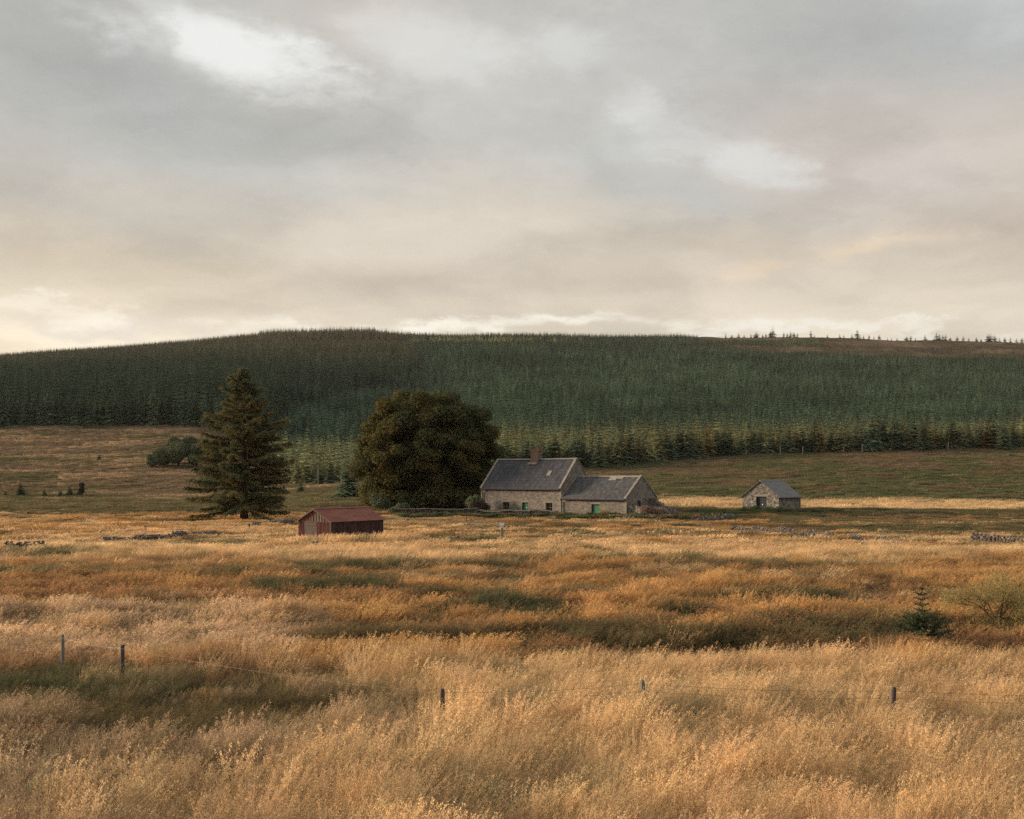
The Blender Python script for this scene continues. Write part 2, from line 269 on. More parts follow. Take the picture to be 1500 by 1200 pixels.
def cover(x, y):
    """plant colour, height factor, rushiness for ground points"""
    px, D = dirs(x, y); n = len(x)
    a = fbm(x / 9, y / 9, 21, 4); b = fbm(x / 3.2, y / 3.2, 33, 3); c = fbm(x / 1.1, y / 1.1, 51, 2); g = fbm(x / 30, y / 22, 61, 3)
    m = .36 * a + .36 * b + .28 * c
    sto = getattr(cover, 'sto', 0)
    def mixc(A, B, t):                                       # plants of different kinds stand side by side, they do not blend
        if sto: t = t * (1 - sto) + sto * (rng.random(n) < t)
        return A * (1 - t)[:, None] + B * t[:, None]
    # weights of straw by distance
    ws = np.interp(D, [0, 22, 27, 30, 44, 52, 60, 66, 90, 110, 135, 150], [1, 1, .75, .24, .24, .30, .46, .74, .70, .54, .45, .35])
    left = np.clip(1 - sst(360, 520, px), 0, 1)
    col = mixc(np.tile(ORANGE, (n, 1)), np.tile(GOLD, (n, 1)), sst(.45, .62, b))
    col = mixc(col, np.tile((DKBR + OLIVE) / 2, (n, 1)), sst(.52, .40, m) * np.interp(D, [25, 32, 45, 60, 150], [.3, .85, .75, .6, .6]))
    s = sst(.62, .42, m * .75 + (1 - ws) * .42 - .02)
    col = mixc(col, np.tile(STRAW, (n, 1)), s)
    near_t = (1 - sst(23, 29, D)); col = mixc(col, np.tile(STRAW, (n, 1)) * (.82 + .36 * a)[:, None], near_t * .9)
    gr = near_t * sst(.50, .36, fbm(x / 5, y / 4, 77, 3)) * .7 + near_t * (1 - sst(250, 520, px)) * .45
    col = mixc(col, np.tile(PINK * .74, (n, 1)), np.clip(gr, 0, 1))
    pk = left * sst(27.5, 30.5, D) * (1 - sst(38, 45, D + (a - .5) * 14)) ; col = mixc(col, np.tile(PINK, (n, 1)), pk * .85)
    lo = left * sst(42, 46, D) * (1 - sst(62, 72, D)); col = mixc(col, np.tile(ORANGE * 1.05, (n, 1)), lo * .6)
    ht = 1.0 - .30 * sst(25, 31, D) - .10 * sst(60, 120, D) + (a - .5) * .5 + (b - .5) * .45 + (c - .5) * .35 + s * .14
    rush = np.clip(1 - s - near_t, 0, 1)
    og = sst(.44, .60, fbm(x / 12, y / 7, 121, 4)) * np.interp(D, [50, 62, 80, 140, 150], [0, .35, .55, .6, 0]) + sst(900, 1050, px) * sst(98, 112, D + (a - .5) * 26) * (1 - sst(163, 168, D)) * .5
    og = np.clip(og, 0, .85); col = mixc(col, mixc(np.tile(OLIVE, (n, 1)), np.tile(DKBR * 1.1, (n, 1)), sst(.45, .6, b)), og); rush = np.maximum(rush, og * .8); ht = ht * (1 - .3 * og)
    gg = near_t * sst(.50, .66, fbm(x / 2.6, y / 2.2, 131, 4)) * .4; col = mixc(col, np.tile(np.array((.30, .27, .17)), (n, 1)), gg)
    # far fields
    fl = sst(142, 156, D + (g - .5) * 12)
    leftf = 1 - sst(420, 700, px)
    lc = mixc(np.tile(HEATH * np.array((.98, 1.0, 1.06)), (n, 1)), np.tile(OLIVE * .9, (n, 1)), sst(.50, .36, fbm(x / 26, y / 16, 91, 4)))
    lc = mixc(lc, np.tile(PINK * .78, (n, 1)), sst(.5, .66, fbm(x / 22, y / 9, 95, 4)) * .7)
    lc = mixc(lc, np.tile(OLIVE * .8, (n, 1)), (1 - sst(200, 262, D + (g - .5) * 60)) * .85)
    rc = mixc(np.tile(HEATH * .88, (n, 1)), np.tile(OLIVE * np.array((.78, .92, .85)), (n, 1)), sst(.62, .44, fbm(x / 16, y / 10, 99, 4) + (D - 285) * .0026))
    rc = mixc(rc, np.tile(HEATH * .95, (n, 1)), sst(.55, .7, fbm(x / 14, y / 7, 103, 4)) * .6)
    st = sst(166, 174, D + (a - .5) * 8) * (1 - sst(200, 215, D + (b - .5) * 8)) * sst(930, 1010, px)
    rc = mixc(rc, np.tile(STRAW * .92, (n, 1)), st * .9)
    ol = (1 - sst(165, 173, D)) * .8; rc = mixc(rc, np.tile(OLIVE * .85, (n, 1)), ol)
    fc = mixc(lc, rc, 1 - leftf)
    col = mixc(col, fc, fl); ht = ht * (1 - fl) + fl * (.48 + .25 * (a - .5)); rush = rush * (1 - fl)
    hl = sst(1150, 1350, D); hc = mixc(np.tile(HEATH * .55, (n, 1)), np.tile(HEATH * .95, (n, 1)), sst(.45, .6, fbm(x / 60, y / 40, 107, 4))); col = mixc(col, hc, hl)
    for (pp, d, rx, ry, k, hf) in PATCH:
        x0, y0 = at(pp, d)
        q = np.sqrt(((x - x0) / rx) ** 2 + ((y - y0) / ry) ** 2) + (b - .5) * 1.7 + (c - .5) * .9
        t = (1 - sst(.55, 1.2, q)) * .9
        col = mixc(col, np.tile(KC[k], (n, 1)), t * .88); ht = ht * (1 - t) + hf * t; rush = np.maximum(rush, t) if k != 'straw' else rush * (1 - t)
    col = col * (.75 + .5 * rng.random(n))[:, None]
    return col, ht, rush

# ------------------------------------------------------------------ materials
def mat(name):
    m = bpy.data.materials.new(name); m.use_nodes = True; t = m.node_tree; t.nodes.clear()
    out = t.nodes.new('ShaderNodeOutputMaterial'); return m, t, out
def N(t, ty, **k):
    n = t.nodes.new(ty)
    for a, b in k.items():
        if a.startswith('i_'): n.inputs[a[2:].replace('_', ' ')].default_value = b
        else: setattr(n, a, b)
    return n
def leafmat(name, attr=None, base=(.08, .1, .05), transl=.3, var=.3, atype='INSTANCER', hue=0.0, vnoise_=0.0):
    m, t, out = mat(name)
    if attr:
        a = N(t, 'ShaderNodeAttribute', attribute_name=attr, attribute_type=atype); c = a.outputs['Color']
    else:
        a = N(t, 'ShaderNodeRGB'); a.outputs[0].default_value = tuple(base) + (1,); c = a.outputs[0]
    oi = N(t, 'ShaderNodeObjectInfo'); mr = N(t, 'ShaderNodeMapRange'); t.links.new(oi.outputs['Random'], mr.inputs[0])
    mr.inputs[3].default_value = 1 - var; mr.inputs[4].default_value = 1 + var
    g = N(t, 'ShaderNodeNewGeometry'); mr2 = N(t, 'ShaderNodeMapRange'); t.links.new(g.outputs['Random Per Island'], mr2.inputs[0])
    mr2.inputs[3].default_value = .68; mr2.inputs[4].default_value = 1.32
    ml = N(t, 'ShaderNodeMath', operation='MULTIPLY'); t.links.new(mr.outputs[0], ml.inputs[0]); t.links.new(mr2.outputs[0], ml.inputs[1])
    sc_ = N(t, 'ShaderNodeVectorMath', operation='SCALE'); t.links.new(c, sc_.inputs[0]); t.links.new(ml.outputs[0], sc_.inputs['Scale']); c = sc_.outputs[0]
    if hue:
        hs = N(t, 'ShaderNodeHueSaturation'); h2 = N(t, 'ShaderNodeMapRange'); t.links.new(oi.outputs['Random'], h2.inputs[0]); h2.inputs[3].default_value = .5 - hue; h2.inputs[4].default_value = .5 + hue
        t.links.new(h2.outputs[0], hs.inputs['Hue']); t.links.new(c, hs.inputs['Color']); c = hs.outputs[0]
    if vnoise_:
        tcn = N(t, 'ShaderNodeTexCoord'); nn = N(t, 'ShaderNodeTexNoise'); nn.inputs['Scale'].default_value = vnoise_; t.links.new(tcn.outputs['Object'], nn.inputs['Vector'])
        cr = N(t, 'ShaderNodeMix', data_type='RGBA', blend_type='MULTIPLY'); cr.inputs[0].default_value = .9
        rp = N(t, 'ShaderNodeValToRGB'); t.links.new(nn.outputs[0], rp.inputs[0]); rp.color_ramp.elements[0].position = .38; rp.color_ramp.elements[0].color = (.85, .95, .9, 1); rp.color_ramp.elements[1].position = .62; rp.color_ramp.elements[1].color = (1.45, 1.15, .78, 1)
        t.links.new(c, cr.inputs[6]); t.links.new(rp.outputs[0], cr.inputs[7]); c = cr.outputs[2]
    d = N(t, 'ShaderNodeBsdfDiffuse'); tr = N(t, 'ShaderNodeBsdfTranslucent'); mxx = N(t, 'ShaderNodeMixShader'); mxx.inputs[0].default_value = transl
    t.links.new(c, d.inputs[0]); t.links.new(c, tr.inputs[0]); t.links.new(d.outputs[0], mxx.inputs[1]); t.links.new(tr.outputs[0], mxx.inputs[2]); t.links.new(mxx.outputs[0], out.inputs[0])
    return m
M = {}
M['grass'] = leafmat('grass_blades', 'tint', transl=.38, var=.14, hue=.008)
M['head'] = leafmat('grass_seed_heads', 'tint', transl=.4, var=.10, hue=.006)
M['needle_far'] = leafmat('plantation_needles', 'tint', transl=.12, var=.25, hue=.01)
M['needle'] = leafmat('conifer_needles', base=(.102, .132, .080), transl=.2, var=.35, hue=.012)
M['larch'] = leafmat('larch_needles', base=(.25, .18, .07), transl=.3, var=.3, hue=.02)
M['pineyoung'] = leafmat('young_conifer_needles', base=(.23, .235, .12), transl=.25, var=.3, hue=.015)
M['spruce'] = leafmat('old_spruce_needles', base=(.130, .136, .082), transl=.3, var=0, vnoise_=.45)
M['sycamore'] = leafmat('sycamore_leaves', base=(.088, .092, .048), transl=.3, var=0, vnoise_=.25)
M['willow'] = leafmat('willow_leaves', base=(.145, .165, .095), transl=.25, var=.15)
M['birch'] = leafmat('birch_leaves', base=(.38, .31, .135), transl=.35, var=.1)
M['darkbush'] = leafmat('dark_shrub_leaves', base=(.06, .045, .035), transl=.2, var=.1)
M['sapling'] = leafmat('spruce_sapling_needles', base=(.095, .112, .062), transl=.15, var=0)
M['bramble'] = leafmat('bramble_leaves', base=(.20, .075, .045), transl=.3, var=.1)
M['herb'] = leafmat('willowherb_stems', base=(.30, .21, .17), transl=.3, var=.15)

def surf(name, cols, scale, rough=.85, detail=6, bump=0.0, stretch=(1, 1, 1), ramp=(.35, .65), metal=0, extra=None, bscale=None, coord='Object'):
    m, t, out = mat(name)
    tc_ = N(t, 'ShaderNodeTexCoord'); mp = N(t, 'ShaderNodeMapping'); mp.inputs['Scale'].default_value = stretch
    t.links.new(tc_.outputs[coord], mp.inputs[0])
    n1 = N(t, 'ShaderNodeTexNoise'); n1.inputs['Scale'].default_value = scale; n1.inputs['Detail'].default_value = detail; n1.inputs['Roughness'].default_value = .65
    t.links.new(mp.outputs[0], n1.inputs['Vector'])
    rp = N(t, 'ShaderNodeValToRGB'); t.links.new(n1.outputs[0], rp.inputs[0]); el_ = rp.color_ramp.elements
    el_[0].position = ramp[0]; el_[0].color = tuple(cols[0]) + (1,); el_[1].position = ramp[1]; el_[1].color = tuple(cols[-1]) + (1,)
    for i, c in enumerate(cols[1:-1]): q = el_.new(ramp[0] + (ramp[1] - ramp[0]) * (i + 1) / (len(cols) - 1)); q.color = tuple(c) + (1,)
    c = rp.outputs[0]; p = N(t, 'ShaderNodeBsdfPrincipled'); p.inputs['Roughness'].default_value = rough; p.inputs['Metallic'].default_value = metal
    p.inputs['Specular IOR Level'].default_value = .25
    hgt = n1.outputs[0]
    if extra: c, hgt = extra(t, mp.outputs[0], c, hgt)
    t.links.new(c, p.inputs['Base Color'])
    if bump:
        bp = N(t, 'ShaderNodeBump'); bp.inputs['Strength'].default_value = bump; bp.inputs['Distance'].default_value = .05; t.links.new(hgt, bp.inputs['Height']); t.links.new(bp.outputs[0], p.inputs['Normal'])
    t.links.new(p.outputs[0], out.inputs[0]); return m
def stones(scale, dark=.5, zs=1.7, lum=(.62, 1.35)):
    def f(t, vec, c, hgt):
        mp = N(t, 'ShaderNodeMapping'); mp.inputs['Scale'].default_value = (1, 1, zs); t.links.new(vec, mp.inputs[0])
        v = N(t, 'ShaderNodeTexVoronoi', feature='F1'); v.inputs['Scale'].default_value = scale; t.links.new(mp.outputs[0], v.inputs['Vector'])
        v2 = N(t, 'ShaderNodeTexVoronoi', feature='DISTANCE_TO_EDGE'); v2.inputs['Scale'].default_value = scale; t.links.new(mp.outputs[0], v2.inputs['Vector'])
        bw = N(t, 'ShaderNodeSeparateColor'); t.links.new(v.outputs['Color'], bw.inputs[0])
        mr = N(t, 'ShaderNodeMapRange'); t.links.new(bw.outputs[0], mr.inputs[0]); mr.inputs[3].default_value = lum[0]; mr.inputs[4].default_value = lum[1]
        er = N(t, 'ShaderNodeMapRange'); t.links.new(v2.outputs[0], er.inputs[0]); er.inputs[1].default_value = 0; er.inputs[2].default_value = .09; er.inputs[3].default_value = dark; er.inputs[4].default_value = 1
        ml = N(t, 'ShaderNodeMath', operation='MULTIPLY'); t.links.new(mr.outputs[0], ml.inputs[0]); t.links.new(er.outputs[0], ml.inputs[1])
        s = N(t, 'ShaderNodeVectorMath', operation='SCALE'); t.links.new(c, s.inputs[0]); t.links.new(ml.outputs[0], s.inputs['Scale'])
        return s.outputs[0], er.outputs[0]
    return f
def courses(width, rowh, dark=.6, off=.5, axis='xz'):
    def f(t, vec, c, hgt):
        sp = N(t, 'ShaderNodeSeparateXYZ'); t.links.new(vec, sp.inputs[0]); cb = N(t, 'ShaderNodeCombineXYZ')
        ad = N(t, 'ShaderNodeMath', operation='ADD'); t.links.new(sp.outputs[0], ad.inputs[0]); t.links.new(sp.outputs[1], ad.inputs[1])
        t.links.new(ad.outputs[0] if axis == 'xz' else sp.outputs[0], cb.inputs[0]); t.links.new(sp.outputs[2], cb.inputs[1])
        b = N(t, 'ShaderNodeTexBrick'); b.inputs['Scale'].default_value = 1; b.inputs['Brick Width'].default_value = width; b.inputs['Row Height'].default_value = rowh
        b.inputs['Mortar Size'].default_value = .012; b.inputs['Color1'].default_value = (.72, .72, .74, 1); b.inputs['Color2'].default_value = (1.25, 1.22, 1.18, 1); b.inputs['Mortar'].default_value = (dark, dark, dark, 1)
        t.links.new(cb.outputs[0], b.inputs['Vector'])
        mm = N(t, 'ShaderNodeMix', data_type='RGBA', blend_type='MULTIPLY'); mm.inputs[0].default_value = 1; t.links.new(c, mm.inputs[6]); t.links.new(b.outputs[0], mm.inputs[7])
        return mm.outputs[2], b.outputs['Fac']
    return f
M['stone'] = surf('rubble_sandstone', [(.14, .13, .115), (.205, .19, .168), (.235, .20, .175), (.285, .27, .245)], 1.3, bump=.5, extra=stones(3.4, .62, 1.9, (.70, 1.30)))
M['hutstone'] = surf('dark_rubble_stone', [(.14, .128, .115), (.24, .222, .195), (.34, .315, .28)], 2.0, bump=.6, extra=stones(4.2, .35, 1.6, (.45, 1.5)))
M['dress'] = surf('dressed_sandstone', [(.21, .19, .16), (.32, .295, .25)], 3, bump=.2)
M['coping'] = surf('weathered_coping_stone', [(.19, .175, .155), (.34, .315, .275)], 2.5, bump=.3)
M['slate'] = surf('weathered_slate', [(.038, .040, .052), (.060, .062, .075), (.100, .102, .108)], 1.2, rough=.6, bump=.35, stretch=(1.6, .5, .5), ramp=(.3, .72), extra=courses(.32, .19, .55, axis='x'))
M['slate2'] = surf('lichened_slate', [(.052, .053, .062), (.084, .084, .088), (.13, .128, .122)], 1.8, rough=.65, bump=.35, stretch=(1.3, .6, .6), ramp=(.3, .72), extra=courses(.32, .17, .55, axis='x'))
M['brick'] = surf('chimney_brick', [(.13, .088, .074), (.20, .138, .118)], 4, bump=.3, extra=courses(.23, .085, 1.15))
M['clay'] = surf('clay_pot', [(.24, .11, .08), (.32, .16, .11)], 4)
M['gutter'] = surf('black_iron', [(.018, .018, .022), (.03, .03, .034)], 5, rough=.5)
M['green'] = surf('green_door_paint', [(.03, .15, .085), (.05, .21, .12)], 6, rough=.55, stretch=(6, 6, 1))
M['glass'] = surf('dark_window_glass', [(.012, .013, .016), (.03, .03, .034)], 2, rough=.08)
M['frame'] = surf('weathered_window_wood', [(.13, .12, .11), (.20, .18, .16)], 8)
M['blackdoor'] = surf('dark_plank_door', [(.018, .022, .03), (.045, .052, .062)], 4, stretch=(8, 8, 1), rough=.6)
M['rust'] = surf('rusty_corrugated_roof', [(.17, .065, .048), (.26, .105, .078), (.30, .145, .11)], 1.0, rough=.75, stretch=(2.5, .6, .6), ramp=(.28, .75), bump=.1)
M['rustwall'] = surf('red_brown_corrugated_sheet', [(.075, .028, .025), (.135, .045, .038), (.19, .095, .075)], 1.4, rough=.8, stretch=(3, 3, .7))
M['darksheet'] = surf('dark_corrugated_sheet', [(.030, .018, .022), (.060, .032, .034), (.10, .05, .045)], 1.4, rough=.75, stretch=(3, 3, .5))
M['greyplank'] = surf('silvered_planks', [(.085, .06, .052), (.17, .135, .12)], 3, stretch=(7, 7, .6), bump=.3)
M['post'] = surf('weathered_post_wood', [(.045, .038, .045), (.11, .095, .095)], 6, stretch=(8, 8, 1), bump=.4)
M['greypost'] = surf('silver_grey_post_wood', [(.12, .115, .105), (.25, .24, .21)], 6, stretch=(8, 8, 1), bump=.4)
M['wire'] = surf('rusty_fence_wire', [(.10, .075, .065), (.17, .14, .12)], 9, rough=.6, metal=.3)
M['brightwire'] = surf('galvanised_wire', [(.42, .41, .40), (.55, .54, .52)], 9, rough=.4, metal=.5)
M['white'] = surf('white_painted_metal', [(.55, .57, .58), (.78, .80, .80)], 9, rough=.5)
M['bark'] = surf('bark', [(.050, .036, .028), (.12, .085, .062)], 6, stretch=(4, 4, 1), bump=.5)
M['palebark'] = surf('pale_bark', [(.18, .155, .13), (.34, .31, .27)], 6, stretch=(3, 3, 1))
M['drystone'] = surf('lichened_field_stone', [(.07, .062, .06), (.14, .125, .12), (.25, .23, .215)], 1.7, bump=.5)
M['wallcap'] = surf('mossy_wall_cap', [(.12, .115, .095), (.26, .245, .21)], 2.5, bump=.3)
M['rubble'] = surf('brown_rubble', [(.10, .06, .045), (.19, .12, .085)], 2.0, bump=.5)
def groundmat(name):
    m, t, out = mat(name)
    a = N(t, 'ShaderNodeAttribute', attribute_name='cover', attribute_type='GEOMETRY')
    tc_ = N(t, 'ShaderNodeTexCoord'); n1 = N(t, 'ShaderNodeTexNoise'); n1.inputs['Scale'].default_value = 1.3; n1.inputs['Detail'].default_value = 8; t.links.new(tc_.outputs['Object'], n1.inputs['Vector'])
    mr = N(t, 'ShaderNodeMapRange'); t.links.new(n1.outputs[0], mr.inputs[0]); mr.inputs[1].default_value = .3; mr.inputs[2].default_value = .7; mr.inputs[3].default_value = .55; mr.inputs[4].default_value = 1.2
    s = N(t, 'ShaderNodeVectorMath', operation='SCALE'); t.links.new(a.outputs['Color'], s.inputs[0]); t.links.new(mr.outputs[0], s.inputs['Scale'])
    d = N(t, 'ShaderNodeBsdfDiffuse'); t.links.new(s.outputs[0], d.inputs[0])
    bp = N(t, 'ShaderNodeBump'); bp.inputs['Strength'].default_value = .8; bp.inputs['Distance'].default_value = .3; t.links.new(n1.outputs[0], bp.inputs['Height']); t.links.new(bp.outputs[0], d.inputs['Normal'])
    t.links.new(d.outputs[0], out.inputs[0]); return m
M['ground'] = groundmat('field_soil_and_thatch')

# ------------------------------------------------------------------ ground and hill: one sheet split where the plantation begins
def terrain():
    az = np.concatenate([np.linspace(-180, -40, 36)[:-1], np.linspace(-40, 40, 420), np.linspace(40, 180, 36)[1:]])
    rr = np.concatenate([[.3, 1, 2], np.linspace(3, 20, 24), np.exp(np.linspace(math.log(20.6), math.log(9000), 330))])
    A, Rr = np.meshgrid(np.radians(az), rr); x = (Rr * np.sin(A)); y = (Rr * np.cos(A)); nA = len(az); nR = len(rr)
    xf, yf = x.ravel(), y.ravel(); z = height(xf, yf); c, ht, ru = cover(xf, yf)
    px, D = dirs(xf, yf); forest = sst(-6, 8, D - edge_D(px)) * (1 - sst(1250, 1400, D) * sst(950, 1100, px))
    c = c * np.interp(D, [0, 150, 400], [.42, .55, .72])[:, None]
    c = c * (1 - forest)[:, None] + np.array((.035, .036, .022)) * forest[:, None]
    V = np.stack([xf, yf, z], 1)
    j = np.arange(nR - 1)[:, None] * nA + np.arange(nA - 1)[None, :]
    Q = np.stack([j, j + 1, j + nA + 1, j + nA], -1)
    cut = int(np.searchsorted(rr, 262))
    for name, q, lab in (('ground', Q[:cut], None), ('hill', Q[cut:], None)):
        q = q.reshape(-1, 4); used, inv = np.unique(q, return_inverse=True)
        o = link(name, mesh_np(name, V[used], inv.reshape(-1, 4)[:, ::-1], M['ground'], smooth=True, attrs={'cover': c[used]}))
        tag(o, kind='structure', label={'ground': 'rough moorland pasture floor running from the camera to the farm', 'hill': 'long low hillside rising behind the farm to the skyline'}[name], cat={'ground': 'field', 'hill': 'hill'}[name])
terrain()

# ------------------------------------------------------------------ scattering (only for what nobody could count)
def scatter(name, P, rot, scl, idx, tint, meshes, label, cat):
    me = bpy.data.meshes.new(name); me.vertices.add(len(P)); me.vertices.foreach_set('co', np.asarray(P, np.float32).ravel())
    for nm, ty, key, arr in (('rot', 'FLOAT_VECTOR', 'vector', rot), ('scl', 'FLOAT_VECTOR', 'vector', scl), ('idx', 'INT', 'value', idx), ('tint', 'FLOAT_COLOR', 'color', np.hstack([tint, np.ones((len(P), 1))]))):
        a = me.attributes.new(nm, ty, 'POINT'); a.data.foreach_set(key, np.asarray(arr, np.int32 if ty == 'INT' else np.float32).ravel())
    o = link(name, me); tag(o, label, cat, kind='stuff')
    g = bpy.data.node_groups.new(name, 'GeometryNodeTree'); g.interface.new_socket('Geometry', in_out='INPUT', socket_type='NodeSocketGeometry'); g.interface.new_socket('Geometry', in_out='OUTPUT', socket_type='NodeSocketGeometry')
    gi = g.nodes.new('NodeGroupInput'); go = g.nodes.new('NodeGroupOutput'); ip = g.nodes.new('GeometryNodeInstanceOnPoints')
    jn = g.nodes.new('GeometryNodeJoinGeometry')
    for m in meshes:
        ob = bpy.data.objects.new(m.name, m); oi = g.nodes.new('GeometryNodeObjectInfo'); oi.inputs['Object'].default_value = ob; oi.inputs['As Instance'].default_value = True
        g.links.new(oi.outputs['Geometry'], jn.inputs[0])
    def attr(n, ty):
        a = g.nodes.new('GeometryNodeInputNamedAttribute'); a.data_type = ty; a.inputs['Name'].default_value = n; return a.outputs['Attribute']
    g.links.new(gi.outputs[0], ip.inputs['Points']); g.links.new(jn.outputs[0], ip.inputs['Instance']); ip.inputs['Pick Instance'].default_value = True
    g.links.new(attr('idx', 'INT'), ip.inputs['Instance Index']); g.links.new(attr('scl', 'FLOAT_VECTOR'), ip.inputs['Scale'])
    er = g.nodes.new('FunctionNodeEulerToRotation'); g.links.new(attr('rot', 'FLOAT_VECTOR'), er.inputs[0]); g.links.new(er.outputs[0], ip.inputs['Rotation'])
    g.links.new(ip.outputs[0], go.inputs[0])
    md = o.modifiers.new('scatter', 'NODES'); md.node_group = g
    return o

def clump(name, seed, n, rad, h0, h1, wd, lean=.25, spread=.25, heads=0, hs=(.03, .008), blades=0, bh=.5, seg=3, hw=.05, mats=None):
    r = np.random.default_rng(seed); V = []; Fq = []; mi = []
    def ribbon(base, h, dirv, bend, w0, w1, sg, m):
        side = np.array([math.cos(a_ := r.uniform(0, math.pi)), math.sin(a_), 0]); b = len(V); pts = []
        for i in range(sg + 1):
            t = i / sg; p = base + np.array([0, 0, 1.0]) * h * t * (1 - .18 * bend * t) + dirv * h * bend * t * t
            wv = w0 + (w1 - w0) * t; V.append(p - side * wv / 2); V.append(p + side * wv / 2); pts.append(p)
        for i in range(sg): q = b + 2 * i; Fq.append((q, q + 1, q + 3, q + 2)); mi.append(m)
        return pts
    for k in range(n):
        a = r.uniform(0, 2 * math.pi); d = rad * math.sqrt(r.random()); base = np.array([d * math.cos(a), d * math.sin(a), 0.0])
        dirv = np.array([lean, 0, 0]) + np.array([math.cos(a), math.sin(a), 0]) * spread * (d / rad + .2) + r.normal(0, .07, 3) * [1, 1, 0]
        h = r.uniform(h0, h1); pts = ribbon(base, h, dirv, 1.0, wd, wd * (.45 if heads == 0 else .6), seg, 0)
        for q in range(heads):
            t = r.uniform(.60, 1.0); f_ = t * seg; i = min(int(f_), seg - 1); p = pts[i] * (1 - (f_ - i)) + pts[i + 1] * (f_ - i)
            off = r.normal(0, 1, 3) * hw * (1.25 - t); off[0] += hw * .35; p = p + off
            dv = np.array([r.normal(.25, .5), r.normal(0, .5), r.normal(.1, .6)]); dv /= np.linalg.norm(dv) + 1e-6
            sd_ = np.cross(dv, r.normal(0, 1, 3)); sd_ /= np.linalg.norm(sd_) + 1e-6; L, W = hs[0] * r.uniform(.6, 1.4), hs[1] * r.uniform(.7, 1.3)
            b = len(V); V += [p - dv * L / 2, p + sd_ * W / 2, p + dv * L / 2, p - sd_ * W / 2]; Fq.append((b, b + 1, b + 2, b + 3)); mi.append(1)
    for k in range(blades):
        a = r.uniform(0, 2 * math.pi); d = rad * math.sqrt(r.random()); base = np.array([d * math.cos(a), d * math.sin(a), 0.0])
        dirv = np.array([lean * .6, 0, 0]) + np.array([math.cos(a), math.sin(a), 0]) * .3 + r.normal(0, .15, 3) * [1, 1, 0]
        ribbon(base, r.uniform(.5, 1) * bh, dirv, 1.3, wd * 1.5, wd * .4, max(seg - 1, 2), 0)
    return mesh_np(name, np.array(V), np.array(Fq), mats or [M['grass'], M['head']], mi)

hair = [clump('hair_grass_clump', 10 + i, 26, .24, .72, 1.08, .0042, .16, .18, 26, (.026, .008), 46, .62, 4, .042) for i in range(5)]
oat = [clump('oat_grass_clump', 30 + i, 15, .2, .85, 1.2, .0045, .26, .2, 34, (.034, .011), 26, .6, 5, .045) for i in range(3)]
rushn = [clump('rush_clump', 50 + i, 85, .22, .5, .95, .0065, .38, .45, 0, blades=30, bh=.6, seg=3) for i in range(4)]
hairm = [clump('meadow_clump', 70 + i, 40, .40, .6, 1.05, .010, .38, .22, 14, (.070, .018), 30, .6, 3, .055) for i in range(4)]
rushm = [clump('sedge_clump', 90 + i, 105, .40, .5, 1.0, .014, .50, .45, 0, blades=20, bh=.6, seg=3) for i in range(4)]
hairf = [clump('pasture_clump', 110 + i, 55, .75, .55, .9, .026, .36, .25, 5, (.15, .045), 20, .6, 2, .08) for i in range(4)]
rushf = [clump('sedge_patch', 130 + i, 90, .75, .45, .9, .028, .46, .4, 0, blades=20, bh=.5, seg=2) for i in range(3)]
turf = [clump('moor_tussock', 150 + i, 90, 1.25, .35, .85, .055, .3, .35, 0, blades=30, bh=.4, seg=2) for i in range(4)]

def cells(D0, D1, dens, pl=-260, pr=1780):
    P = []; d = D0
    while d < D1:
        dd = max(.5, d * .03); d2 = min(d + dd, D1); xa = (pl - CX) / F * d2; xb = (pr - CX) / F * d2
        n = rng.poisson((xb - xa) * (d2 - d) * dens(d) if callable(dens) else (xb - xa) * (d2 - d) * dens); P.append(np.stack([rng.uniform(xa, xb, n), rng.uniform(d, d2, n)], 1)); d = d2
    return np.vstack(P)
